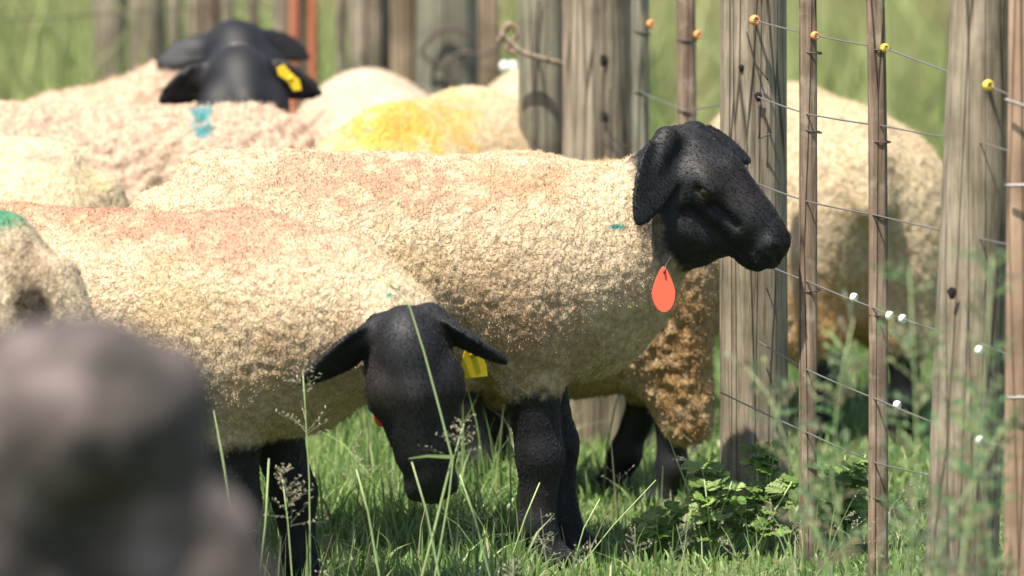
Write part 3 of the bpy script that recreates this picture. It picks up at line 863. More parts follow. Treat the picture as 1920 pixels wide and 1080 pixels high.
    tagged, P6, fr6 = make_sheep('black-headed sheep facing the viewer at the back left, yellow tag in its ear', X6, Y6, 0,
               [(0.20, 0, 0.49, 0.15), (0.34, -0.02, 0.54, 0.11), (nk[0], nk[1], nk[2] - 0.03, 0.08)],
               H(hc, (0.12, -0.70, -0.70), (0.08, -0.60, 0.78), 0, 1.2, (-0.9, -0.25, -0.50), (0.9, -0.25, -0.38), (0, -0.85, -0.3), 0.100, 0.064),
               h=0.008, sz=0.80, seed=6, fuzz=25000, fuzz_len=0.016, lump=1.2, curl=0.016, wool=(0.56, 0.41, 0.28))
    X7, Y7 = px2w(260, 950, 1.76).x, 1.76
    make_sheep('curly pink-tinged sheep with a blue paint mark on its back, behind the standing one', X7, Y7, -2,
               [(0.26, 0, 0.56, 0.16), (0.46, -0.02, 0.47, 0.12)],
               H((0.62, -0.02, 0.36), (0.5, -0.1, -0.85), (0.85, 0, 0.5), -2, 1.0),
               h=0.0065, sz=0.90, seed=7, fuzz=45000, fuzz_len=0.017, lump=1.3, curl=0.020, wool=(0.55, 0.40, 0.285),
               spots=[spot(372, 212, 1.60, 28, 46, 0.25, (0.045, 0.23, 0.25), 0.9, 0.8), spot(640, 235, 1.64, 80, 35, 0.3, (0.36, 0.20, 0.16), 0.7, 0.8),
                      spot(300, 290, 1.56, 60, 60, 0.2, (0.40, 0.29, 0.19), 0.6, 0.7)])
    X8, Y8 = px2w(-190, 1000, 1.2).x, 1.2
    make_sheep('pale cream sheep rump at the left edge, between the curly back and the reddish back', X8, Y8, 176,
               [(0.26, 0, 0.57, 0.16), (0.44, 0.02, 0.56, 0.12)],
               H((0.58, 0, 0.52), (-0.6, -0.1, -0.7), (-0.7, 0, 0.6), 176, 1.0),
               h=0.008, sz=0.885, seed=8, fuzz=25000, fuzz_len=0.011, wool=(0.60, 0.48, 0.31),
               spots=[spot(190, 330, 1.05, 60, 40, 0.2, (0.50, 0.36, 0.18), 0.6, 0.7), spot(85, 280, 1.1, 60, 14, 0.2, (0.36, 0.25, 0.2), 0.6, 0.7)])
    # ---- rumps behind the back of the standing ewe
    X9, Y9 = px2w(712, 900, 2.8).x, 2.8
    make_sheep('pale sheep rump behind the yellow-stained rump, in front of the grey posts', X9, Y9, 97,
               [(0.26, 0, 0.57, 0.16), (0.44, 0.02, 0.50, 0.12)],
               H((0.58, 0, 0.40), (0, 0.5, -0.85), (0, 0.8, 0.5), 97, 1.0),
               h=0.008, sz=0.835, seed=9, fuzz=22000, fuzz_len=0.009, wool=(0.60, 0.475, 0.345))
    X10, Y10 = px2w(812, 950, 1.88).x, 1.88
    make_sheep('yellow-stained sheep rump in the middle, just behind the back of the standing one', X10, Y10, 70,
               [(0.26, 0, 0.56, 0.16), (0.44, 0.02, 0.48, 0.12)],
               H((0.56, 0, 0.38), (0.2, 0.5, -0.85), (0.3, 0.8, 0.5), 62, 1.0),
               h=0.008, sz=0.885, seed=10, fuzz=25000, fuzz_len=0.010, wool=(0.60, 0.46, 0.29),
               spots=[spot(750, 240, 1.6, 190, 110, 0.6, YEL, 0.95, 0.8), spot(860, 235, 1.7, 70, 40, 0.5, (0.62, 0.40, 0.14), 0.5, 0.7)])
    X11, Y11 = px2w(1000, 880, 3.0).x, 3.0
    make_sheep('cream sheep whose rounded rump shows beside the smooth grey post', X11, Y11, 84,
               [(0.26, 0, 0.57, 0.16), (0.44, 0.02, 0.50, 0.12)],
               H((0.58, 0, 0.40), (0, 0.5, -0.85), (0, 0.8, 0.5), 84, 1.0),
               h=0.008, sz=0.83, seed=11, fuzz=22000, fuzz_len=0.009, wool=(0.62, 0.51, 0.33))
    # ---- ewe beyond the fence
    X12, Y12, dg12 = px2w(1530, 840, 2.1).x, 2.1, 104
    make_sheep('large cream sheep with brown underside standing beyond the fence on the right', X12, Y12, dg12,
               [(0.26, 0, 0.57, 0.16), (0.44, 0.02, 0.50, 0.12)],
               H((0.58, 0, 0.40), (0, 0.5, -0.85), (0, 0.8, 0.5), dg12, 1.0),
               h=0.0065, sz=0.87, width=1.12, seed=12,
               extra=lambda F: [F.ell('w', (-0.27, e * 0.10, 0.33), (0.13, 0.105, 0.17), k=0.07) for e in (1, -1)] + [F.ell('w', (0.0, 0, 0.40), (0.30, 0.20, 0.16), k=0.08)], fuzz=50000, fuzz_len=0.012, wool=(0.56, 0.44, 0.28),
               spots=[spot(1560, 620, 1.75, 200, 170, 0.7, (0.40, 0.225, 0.085), 0.9, 0.7), spot(1560, 430, 1.8, 170, 90, 0.4, (0.44, 0.33, 0.20), 0.6, 0.8)])
    return main, P, fr, graz, P2, fr2, tagged, P6, fr6, (X2, Y2, dg2)


flock = build_flock()


# ------------------------------------------------------------------ tags
def extrude_outline(name, pts2, thick, mat, parent=None, bevel=0.0006):
    """pts2 outline in local XZ plane, thickness along Y"""
    import bmesh
    bm = bmesh.new()
    vs = [bm.verts.new((x, -thick / 2, z)) for x, z in pts2]
    f = bm.faces.new(vs)
    r = bmesh.ops.extrude_face_region(bm, geom=[f])
    bmesh.ops.translate(bm, verts=[v for v in r['geom'] if isinstance(v, bmesh.types.BMVert)], vec=(0, thick, 0))
    bmesh.ops.recalc_face_normals(bm, faces=bm.faces)
    bmesh.ops.bevel(bm, geom=[e for e in bm.edges], offset=bevel, segments=1, affect='EDGES')
    me = bpy.data.meshes.new(name); bm.to_mesh(me); bm.free(); me.materials.append(mat)
    o = bpy.data.objects.new(name, me); COL.objects.link(o)
    if parent: o.parent = parent
    return o


def tube(name, pts, r, mat, parent=None, seg=8, taper=None, closed=False):
    pts = [Vector(p) for p in pts]
    n = len(pts); V = []; ref = Vector((0.13, 0.31, 0.94))
    for i, p in enumerate(pts):
        a = pts[max(i - 1, 0)] if not closed else pts[i - 1]
        b = pts[min(i + 1, n - 1)] if not closed else pts[(i + 1) % n]
        t = (b - a).normalized()
        q = ref if abs(t.dot(ref)) < 0.95 else Vector((1, 0, 0))
        u = t.cross(q).normalized(); v = t.cross(u)
        rr = r * (taper(i / max(n - 1, 1)) if taper else 1.0)
        for k in range(seg):
            an = 2 * math.pi * k / seg
            V.append(p + (u * math.cos(an) + v * math.sin(an)) * rr)
    Q = []
    for i in range(n if closed else n - 1):
        j = (i + 1) % n
        for k in range(seg):
            Q.append((i * seg + k, i * seg + (k + 1) % seg, j * seg + (k + 1) % seg, j * seg + k))
    Fs = [np.array(Q)]
    if not closed:
        V.append(pts[0]); V.append(pts[-1]); T = []
        for k in range(seg):
            T.append((len(V) - 2, (k + 1) % seg, k)); T.append((len(V) - 1, (n - 1) * seg + k, (n - 1) * seg + (k + 1) % seg))
        Fs.append(np.array(T))
    return mesh_np(name, [tuple(v) for v in V], Fs, mat, parent)


def teardrop(w, h, n=22):
    out = []
    for i in range(n):
        a = -math.pi / 2 + 2 * math.pi * i / n
        x = math.cos(a); z = math.sin(a)
        zz = (z + 1) / 2
        out.append((x * w / 2 * (1 - 0.75 * max(0, zz - 0.35) ** 1.2 * 1.25), zz * h))
    return out


def build_tags():
    main, P, fr, graz, P2, fr2, tagged, P6, fr6, g2 = flock
    t = extrude_outline('neck_tag', teardrop(0.046, 0.086), 0.0035, M['orange'])
    p = px2w(1245, 586, -0.19)
    t.location = p; t.rotation_euler = (math.radians(-8), 0, math.radians(6))
    tag(t, 'bright orange teardrop neck tag hanging at the throat of the standing sheep', 'tag')
    loop = [px2w(1245, 512, -0.188), px2w(1250, 495, -0.165), px2w(1262, 478, -0.13), px2w(1266, 470, -0.08)]
    tube('cord', [q - p for q in loop], 0.0022, M['strap'], t, 6)
    bpy.context.view_layer.update()
    c = [o for o in t.children][0]; c.matrix_world = Matrix.Translation(p)
    # yellow ear tag of the grazing ewe
    e = extrude_outline('ear_tag', [(-0.014, 0.052), (0.012, 0.054), (0.027, 0.020), (0.030, 0.0), (-0.026, -0.004), (-0.020, 0.026)], 0.003, M['yellow'])
    e.location = px2w(884, 706, -0.80); e.rotation_euler = (math.radians(12), 0, math.radians(10))
    tag(e, 'yellow ear tag hanging from the ear of the grazing black-faced sheep', 'tag')
    s = tube('stud', [(0, -0.004, 0.043), (0, 0.006, 0.043)], 0.0055, M['yellow'], e, 10)
    # orange tag glimpsed under the grazing ewe's jaw
    o = extrude_outline('neck_tag', teardrop(0.046, 0.075), 0.0035, M['orange'])
    o.location = px2w(712, 800, -0.76); o.rotation_euler = (0, math.radians(20), math.radians(35))
    tag(o, 'small orange neck tag half hidden under the jaw of the grazing sheep', 'tag')
    # yellow tag of the far black head
    k = extrude_outline('ear_tag', [(-0.026, 0.026), (-0.012, 0.034), (0.004, 0.016), (0.020, 0.002), (0.024, -0.018), (0.008, -0.020), (-0.004, 0.000), (-0.022, 0.012)], 0.003, M['yellow'])
    k.location = px2w(543, 152, 1.97)
    tag(k, 'yellow ear tag on the black head at the back left', 'tag')
    tube('stud', [(0.002, -0.004, 0.006), (0.002, 0.006, 0.006)], 0.005, M['yellow'], k, 10)


build_tags()


# ------------------------------------------------------------------ posts and fences
def post_mesh(name, base, top, w, mat, parent, d=None, flat=False, rough=0.06, seed=0, twist=0.0, square=0.0, seg=28, rings=26, top_chamfer=True, groove=0.0):
    """irregular timber from base to top (world points); w width in metres"""
    base = Vector(base); top = Vector(top); d = d or w
    ax = (top - base); L = ax.length
    V = []
    an = np.arange(seg) * 2 * np.pi / seg
    for i in range(rings + 1):
        t = i / rings
        c, s = np.cos(an), np.sin(an)
        if square:
            k = 1.0 / np.maximum(np.abs(c), np.abs(s)); r = (1 - square) + square * np.minimum(k, 1.28)
        else:
            r = np.ones(seg)
        pz = np.stack([np.cos(an) * 1.3 + seed * 3.1, np.sin(an) * 1.3, np.full(seg, t * L * 0.9 + seed)], 1)
        r = r * (1 + rough * fbm(pz, 1.6, 3, seed) + rough * 0.5 * fbm(pz * np.array((4, 4, 0.6)), 1.5, 2, seed + 4))
        if groove:
            r = r - groove * np.exp(-((an - 4.9) / 0.10) ** 2)
        r = r * (1.04 - 0.08 * t)
        sh = twist * math.sin(t * 3.0 + seed) * w
        p = base + ax * t
        if i == rings and top_chamfer: r = r * 0.86
        V.append(np.stack([p.x + c * r * w / 2 + sh, p.y + s * r * d / 2, np.full(seg, p.z)], 1))
    V = np.concatenate(V)
    I = np.arange((rings + 1) * seg).reshape(rings + 1, seg)
    R = np.roll(I, -1, 1)
    Q = np.stack([I[:-1], R[:-1], R[1:], I[1:]], -1).reshape(-1, 4)
    ct = len(V); V = np.concatenate([V, [tuple(top)], [tuple(base)]])
    T = [(I[-1, k], R[-1, k], ct) for k in range(seg)] + [(R[0, k], I[0, k], ct + 1) for k in range(seg)]
    # origin at base
    V = V - np.array(base)
    o = mesh_np(name, V, [Q, np.array(T)], mat, parent)
    o.location = base
    return o


def post_px(name, pxl, pxr, Y, mat, parent, lean=0.0, ht=1.25, **kw):
    """post whose edges stand at photo columns pxl..pxr (at mid frame) at depth Y; lean = photo px shift bottom->top"""
    k = scale_at(Y); cx = (pxl + pxr) / 2
    w = (pxr - pxl) / k
    x = px2w(cx, 540, Y).x
    dx = lean / k
    return post_mesh(name, (x - dx / 2, Y, -0.06), (x + dx / 2, Y, ht), w, mat, parent, **kw)


def eye_bolt(name, p, mat, parent, r=0.009, facing=(0, -1, 0)):
    """ring insulator: torus-like bead with bore, plus screw shank"""
    f = Vector(facing).normalized(); a = f.cross(Vector((0, 0, 1))).normalized(); b = a.cross(f)
    n, m = 14, 8; V = []; Q = []
    for i in range(n):
        A = 2 * math.pi * i / n
        c = (a * math.cos(A) + b * math.sin(A))
        for j in range(m):
            B = 2 * math.pi * j / m
            V.append(tuple(c * (r * 0.66 + r * 0.40 * math.cos(B)) + f * (r * 0.75 * math.sin(B))))
            Q.append((i * m + j, ((i + 1) % n) * m + j, ((i + 1) % n) * m + (j + 1) % m, i * m + (j + 1) % m))
    o = mesh_np(name, V, [np.array(Q)], mat, parent)
    o.location = Vector(p) - (parent.location if parent else Vector())
    s = None
    return o


def disc_hole(name, p, r, parent, sq=1.4):
    V = [(0, 0, 0)]; T = []
    for i in range(14):
        A = 2 * math.pi * i / 14
        V.append((math.cos(A) * r * (1 + 0.2 * math.sin(3 * A)), 0.004, math.sin(A) * r * sq))
        T.append((0, 1 + i, 1 + (i + 1) % 14))
    o = mesh_np(name, V, [np.array(T)], M['hole'], parent)
    o.location = Vector(p) - parent.location
    return o


def wire(name, pts, r, mat, parent, sag=0.0, n=6):
    out = []
    pts = [Vector(p) for p in pts]
    for a, b in zip(pts[:-1], pts[1:]):
        for i in range(n):
            t = i / n
            q = a.lerp(b, t); q.z -= sag * 4 * t * (1 - t)
            out.append(q)
    out.append(pts[-1])
    return tube(name, out, r, mat, parent, 6)


def ring_on(name, parent, z, w, mat, r=0.0022, tilt=0.0, d=None):
    """wire tie wrapped round a post/dropper"""
    pts = []
    for i in range(20):
        A = 2 * math.pi * i / 20
        pts.append((math.cos(A) * (w / 2 + 0.002), math.sin(A) * ((d or w) / 2 + 0.002), z + tilt * math.cos(A)))
    return tube(name, pts, r, mat, parent, 5, closed=True)


def zpx(py, Y):
    return px2w(960, py, Y).z


def build_fences():
    # ============ near electric fence
    nf = empty('wire_fence', (px2w(1412, 540, 0.3).x, 0.3, 0))
    tag(nf, 'weathered timber and wire fence running along the right side of the sheep', 'fence')
    org = nf.location.copy()
    class Shift:      # children are given in world coordinates, then moved under the fence
        pass
    def fix(o):
        o.parent = nf; o.matrix_parent_inverse = Matrix.Translation(-org); return o
    tmp = None
    PY = {'p1': -1.2, 'p3': 0.30, 's1': -0.06, 's2': -0.45, 's3': 1.40, 's4': 1.62, 'p4': 1.78, 'pl': -1.45}
    p1 = fix(post_px('post', 1756, 1892, PY['p1'], M['wood_grey'], tmp, lean=52, seed=1, rough=0.07, groove=0.0))
    p3 = fix(post_px('post', 1350, 1476, PY['p3'], M['wood_grey'], tmp, lean=-6, seed=2, rough=0.05, groove=0.16))
    p4 = fix(post_px('post', 1053, 1187, PY['p4'], M['wood_grey'], tmp, lean=-8, seed=3, rough=0.10, groove=0.22))
    pl = fix(post_px('rail_post', 1886, 1975, PY['pl'], M['plank'], tmp, lean=4, seed=4, rough=0.015, square=0.9, d=0.05, seg=40))
    s1 = fix(post_px('dropper', 1497, 1531, PY['s1'], M['stick'], tmp, lean=-14, seed=5, rough=0.17, twist=0.14, square=0.35))
    s2 = fix(post_px('dropper', 1624, 1659, PY['s2'], M['stick'], tmp, lean=-16, seed=6, rough=0.17, twist=0.16, square=0.35))
    s3 = fix(post_px('dropper', 1269, 1304, PY['s3'], M['stick'], tmp, lean=-2, seed=7, rough=0.12, twist=0.08, square=0.35))
    s4 = fix(post_px('dropper', 1184, 1217, PY['s4'], M['wood_green'], tmp, lean=-2, seed=8, rough=0.07, square=0.3))

    def front(o, Y, w, px, py):
        p = px2w(px, py, Y - w / 2 - 0.004); return p
    # insulators
    for par, Y, w, px, py, mt in ((p3, 0.30, 0.13, 1415, 38, 'terracotta'), (s4, 1.62, 0.035, 1220, 45, 'terracotta'), (s3, 1.40, 0.036, 1308, 65, 'terracotta'),
                                  (s1, -0.06, 0.034, 1528, 67, 'terracotta'), (s2, -0.45, 0.034, 1659, 90, 'insyellow'), (p1, -1.2, 0.13, 1853, 160, 'insyellow')):
        p = px2w(px, py, Y - w / 2 - 0.028 if w > 0.1 else Y - w / 2)
        b = eye_bolt('insulator', p, M[mt], par, 0.0098 if w > 0.1 else 0.008, (0.55, -0.8, 0.1))
        tube('shank', [Vector((0, 0.004, 0)), Vector((0, 0.035, 0.0))], 0.003, M['rustwire'], b, 6)
    # bored holes and knots
    for par, Y, w, px, py, r in ((p3, 0.30, 0.13, 1422, 182, 0.007), (p3, 0.30, 0.13, 1390, 128, 0.005), (p4, 1.78, 0.13, 1131, 114, 0.009),
                                 (p4, 1.78, 0.13, 1131, 220, 0.009), (p1, -1.2, 0.13, 1842, 325, 0.010), (p1, -1.2, 0.13, 1785, 550, 0.008)):
        px_c = px2w(px, py, Y)
        off = (px_c.x - par.location.x)
        dep = math.sqrt(max((w / 2) ** 2 - min(off, w / 2 * 0.95) ** 2, 1e-4))
        disc_hole('bored_hole', px2w(px, py, Y - dep - 0.004), r, par)
    # dropper ties
    for par, w, zs in ((s1, 0.034, (98, 245, 545, 875)), (s2, 0.034, (92, 265, 405, 590, 935)), (s3, 0.036, (75, 210)), (s4, 0.034, (60, 172))):
        for py in zs:
            ring_on('wire_tie', par, zpx(py, par.location.y) - par.location.z, w * 0.98, M['rustwire'], 0.0017, random.uniform(-0.006, 0.006))
    # line wires, running from the near right to the far left
    def row(pix, r=0.0017, mat='wire'):
        fix(wire('line_wire', [px2w(x, y, Y) for x, y, Y in pix], r, M[mat], None, 0.0012))
    row([(1960, 205, -1.55), (1853, 160, -1.29), (1659, 90, -0.47), (1528, 66, -0.08), (1415, 38, 0.20)])
    row([(1960, 300, -1.55), (1842, 268, -1.28), (1655, 236, -0.475), (1515, 214, -0.085), (1422, 182, 0.225), (1286, 208, 1.375), (1200, 172, 1.595)])
    row([(1960, 470, -1.55), (1842, 448, -1.28), (1640, 403, -0.475), (1515, 378, -0.085), (1422, 345, 0.225)])
    row([(1960, 690, -1.55), (1842, 645, -1.28), (1692, 598, -0.60), (1640, 578, -0.475), (1515, 528, -0.085), (1422, 490, 0.225)])
    row([(1960, 850, -1.55), (1836, 826, -1.28), (1642, 748, -0.475), (1515, 694, -0.085), (1422, 640, 0.225)])
    row([(1740, 890, -0.85), (1642, 868, -0.475), (1515, 812, -0.085), (1350, 735, 0.22)])
    # thick wires crossing the near plank
    for y0, y1 in ((186, 200), (348, 347), (745, 745)):
        fix(wire('staple_wire', [px2w(1884, y0, -1.49), px2w(1925, y1, -1.50), px2w(1970, y1 + 4, -1.50)], 0.003, M['wire'], None))
    # white bead insulators / knots on the lower wires
    for px, py, Y in ((1601, 558, -0.35), (1668, 592, -0.54), (1692, 598, -0.60), (1836, 657, -1.30), (1836, 826, -1.30), (1682, 760, -0.6)):
        b = eye_bolt('wire_knot', px2w(px, py, Y), M['porcelain'], None, 0.0085, (0.9, -0.4, -0.1)); fix(b)
    # hanging tie wires on the posts
    for pts, Y in ((((1424, 190), (1423, 260), (1446, 250), (1424, 190)), 0.225), (((1131, 125), (1129, 270), (1160, 290)), 1.70), (((1131, 228), (1150, 262), (1182, 278)), 1.70),
                   (((1400, 60), (1416, 120), (1440, 150)), 0.225)):
        fix(wire('tie_wire', [px2w(x, y, Y) for x, y in pts], 0.0016, M['rustwire'], None))
    # ============ far row of posts
    ff = empty('post_row', (px2w(840, 540, 3.7).x, 3.7, 0))
    tag(ff, 'row of old grey posts and rust-red stakes behind the flock', 'fence')
    o2 = ff.location.copy()
    def fix2(o):
        o.parent = ff; o.matrix_parent_inverse = Matrix.Translation(-o2); return o
    def pp(name, l, r, Y, mat, **kw):
        kw.setdefault('rough', 0.06)
        return fix2(post_px(name, l, r, Y, M[mat], None, **kw))
    q5 = pp('post', 972, 1062, 1.98, 'wood_green', seed=11, rough=0.02)
    pp('dropper', 897, 938, 3.55, 'wood_brown', seed=12, square=0.4)
    q6 = pp('post', 778, 902, 3.7, 'wood_green', seed=13, rough=0.02, lean=4)
    pp('post', 732, 782, 3.76, 'wood_brown', seed=14, square=0.4)
    pp('post', 655, 722, 3.88, 'wood_grey', seed=15, rough=0.16, lean=-14, groove=0.3)
    pp('dropper', 712, 738, 4.0, 'wood_grey', seed=16, rough=0.08)
    pp('dropper', 630, 650, 4.05, 'wood_grey', seed=17, rough=0.1)
    pp('post', 512, 592, 4.2, 'wood_grey', seed=18, rough=0.08)
    pp('stake', 543, 562, 4.08, 'red', seed=19, lean=14, rough=0.02, seg=12)
    pp('stake', 579, 596, 4.09, 'red', seed=20, lean=-8, rough=0.02, seg=12)
    pp('dropper', 464, 486, 4.3, 'wood_grey', seed=21, rough=0.1)
    pp('dropper', 416, 438, 4.4, 'wood_grey', seed=22, rough=0.1)
    pp('post', 382, 416, 4.5, 'stick', seed=23, rough=0.1)
    pp('post', 352, 388, 4.6, 'wood_grey', seed=24, rough=0.1)
    pp('dropper', 318, 342, 4.7, 'wood_grey', seed=25, rough=0.1)
    pp('post', 246, 312, 5.0, 'wood_grey', seed=26, rough=0.07)
    pp('post', 178, 242, 5.3, 'wood_grey', seed=27, rough=0.07)
    # coiled wire on the broad post
    def coil(pix, Y, r=0.0042, mat='rustwire', name='wire_loop'):
        P = [px2w(x, y, Y) for x, y in pix]
        out = []
        for i in range(len(P) - 1):
            p0, p1_, p2, p3_ = P[max(i - 1, 0)], P[i], P[i + 1], P[min(i + 2, len(P) - 1)]
            for j in range(6):
                t = j / 6
                out.append(0.5 * ((2 * p1_) + (-p0 + p2) * t + (2 * p0 - 5 * p1_ + 4 * p2 - p3_) * t * t + (-p0 + 3 * p1_ - 3 * p2 + p3_) * t ** 3))
        out.append(P[-1])
        return fix2(tube(name, out, r, M[mat], None, 6))
    coil([(900, 95), (880, 70), (850, 54), (820, 60), (797, 84), (792, 100), (808, 115), (832, 130), (850, 150), (860, 168)], 3.615)
    coil([(832, 130), (850, 108), (876, 98), (900, 105), (935, 88), (942, 60)], 3.5)
    coil([(905, 128), (960, 126)], 3.5, 0.004)
    # strainer insulator between the posts
    for px in (946, 962):
        b = eye_bolt('strain_insulator', px2w(px, 125, 3.48), M['porcelain'], None, 0.011, (1, -0.3, 0)); fix2(b)
    coil([(938, 62), (975, 95), (1010, 108), (1055, 120)], 1.90, 0.006, 'wood_grey', 'strainer_bar')
    coil([(935, 78), (955, 45), (970, 62), (950, 90), (966, 98)], 2.1, 0.006, 'stick', 'strainer_handle')
    # wires round the smooth post
    for py in (240, 252):
        ring_on('wire_tie', q5, zpx(py, 1.98), 0.098, M['rustwire'], 0.0026, 0.004)
    coil([(1010, 0), (1004, 60), (1000, 140), (1002, 275)], 1.925, 0.0018, 'rustwire', 'tie_wire')
    # sagging far wire
    coil([(0, 38), (150, 30), (310, 18), (450, 12), (560, 20)], 4.2, 0.0018, 'rustwire', 'line_wire')


build_fences()


# ------------------------------------------------------------------ boulder (out of focus, near the camera)
def build_boulder():
    Yb = -8.0
    h = 0.02
    k = scale_at(Yb)
    top = px2w(150, 612, Yb).z
    xr = px2w(350, 640, Yb).x; xb = px2w(510, 1050, Yb).x; xl = px2w(-330, 700, Yb).x
    zb = px2w(478, 1050, Yb).z
    cx = (xr + xl) / 2
    F = Field((xl - 0.5, -0.5, -0.1), (xb + 0.55, 0.5, top + 0.15), h)
    F.rc('w', (cx - 0.02, 0, top - 0.17), (cx, 0, 0.0), 0.17, 0.26, 0.05)
    F.ell('w', ((xr + cx) / 2 - 0.005, -0.03, top - 0.13), ((xr - cx) * 0.62, 0.18, 0.15), k=0.06)
    F.rc('w', (xr - 0.09, 0.0, top - 0.115), (xb - 0.13, 0, zb - 0.05), 0.108, 0.135, 0.06)
    F.rc('w', (xb - 0.13, 0, zb - 0.05), (xb + 0.05, 0.05, 0.0), 0.125, 0.30, 0.08)
    F.rc('w', (cx - 0.10, 0.0, 0.9), (cx - 0.16, 0, 0.0), 0.16, 0.34, 0.08)
    V, Fc, _ = F.mesh()
    N = vnormals(V, Fc)
    V = V + N * (0.05 * fbm(V, 4.0, 4, 5) - 0.02 * worley(V, 9, 3))[:, None]
    m, nt, b, Nn, L = new_mat('grey_brown_stone')
    tc = Nn('ShaderNodeTexCoord'); n1 = Nn('ShaderNodeTexNoise'); n1.inputs['Scale'].default_value = 10; n1.inputs['Detail'].default_value = 4
    L(tc.outputs['Object'], n1.inputs['Vector'])
    r = Nn('ShaderNodeValToRGB'); e = r.color_ramp.elements
    e[0].position = 0.36; e[0].color = (0.028, 0.023, 0.019, 1); e[1].position = 0.62; e[1].color = (0.14, 0.108, 0.10, 1)
    q = e.new(0.5); q.color = (0.060, 0.046, 0.040, 1)
    L(n1.outputs['Fac'], r.inputs[0]); L(r.outputs[0], b.inputs['Base Color']); b.inputs['Roughness'].default_value = 0.9
    bp = Nn('ShaderNodeBump'); bp.inputs['Strength'].default_value = 0.7; bp.inputs['Distance'].default_value = 0.03
    L(n1.outputs['Fac'], bp.inputs['Height']); L(bp.outputs['Normal'], b.inputs['Normal'])
    o = mesh_np('boulder', V, [Fc], m)
    o.location = (0, Yb, 0)
    tag(o, 'tall grey-brown boulder, out of focus in the lower left foreground', 'boulder')


build_boulder()


# ------------------------------------------------------------------ grass stalks and weeds
def ribbon(V, Q, C, pts, wid, col, facing=Vector((0, -1, 0))):
    n0 = len(V); pts = [Vector(p) for p in pts]; n = len(pts)
    for i, p in enumerate(pts):
        t = (pts[min(i + 1, n - 1)] - pts[max(i - 1, 0)]).normalized()
        s = t.cross(facing).normalized() * wid * 0.5
        tt = i / max(n - 1, 1)
        k = (1 - tt * 0.75)
        V.append(p - s * k); V.append(p + s * k); C.append(col); C.append(col)
        if i: Q.append((n0 + 2 * i - 2, n0 + 2 * i - 1, n0 + 2 * i + 1, n0 + 2 * i))


def panicle(parent, base, tip, n, spread, rg, col, nm='seed_head'):
    """airy grass seed head: fine branches tipped with seeds"""
    base = Vector(base); tip = Vector(tip); V, Q, C = [], [], []
    for i in range(n):
        t = rg.uniform(0, 1)
        p = base.lerp(tip, t)
        d = Vector((rg.uniform(-1, 1), rg.uniform(-0.5, 0.5), rg.uniform(0.1, 0.9))).normalized() * spread * (1.1 - 0.7 * t) * rg.uniform(0.5, 1.1)
        ribbon(V, Q, C, [p, p + d * 0.5, p + d + Vector((0, 0, -0.1 * d.length))], 0.0011, col)
        for s in np.linspace(0.35, 1.0, 5):
            q = p + d * float(s) + Vector((rg.normal(0, .002), rg.normal(0, .002), rg.normal(0, .002)))
            u = Vector((rg.normal(), rg.normal(), rg.normal())).normalized() * 0.0032
            ribbon(V, Q, C, [q - u, q, q + u], 0.0026, (col[0] * 1.25, col[1] * 1.15, col[2] * 1.2))
    return mesh_np(nm, [tuple(v) for v in V], [np.array(Q)], M['leaf'], parent, attrs={'Col': ('FLOAT_COLOR', np.array(C))})


def stalk(label, pix, Y, r=0.0022, col=(0.26, 0.36, 0.13), head_px=None, nhead=0, spread=0.05, leaf=None, seed=0):
    rg = np.random.default_rng(seed + 900)
    P = [px2w(x, y, Y) for x, y in pix]
    b = P[0].copy(); b.z = float(ground_z(b.x, Y)) - 0.01
    root = empty('grass_stalk', b)
    tag(root, label, 'grass stalk', 'tall grass stalks standing above the pasture')
    pts = [b] + [p for p in P if p.z > b.z + 0.02]
    m = M['stalk']
    tube('stem', [p - b for p in pts], r, m, root, 6, taper=lambda t: 1 - 0.55 * t)
    if head_px:
        a, c = [px2w(x, y, Y) - b for x, y in head_px]
        panicle(root, a, c, nhead, spread, rg, (0.34, 0.33, 0.22))
    if leaf:
        V, Q, C = [], [], []
        ribbon(V, Q, C, [px2w(x, y, Y - 0.01) - b for x, y in leaf], 0.007, col)
        mesh_np('leaf', [tuple(v) for v in V], [np.array(Q)], M['leaf'], root, attrs={'Col': ('FLOAT_COLOR', np.array(C))})


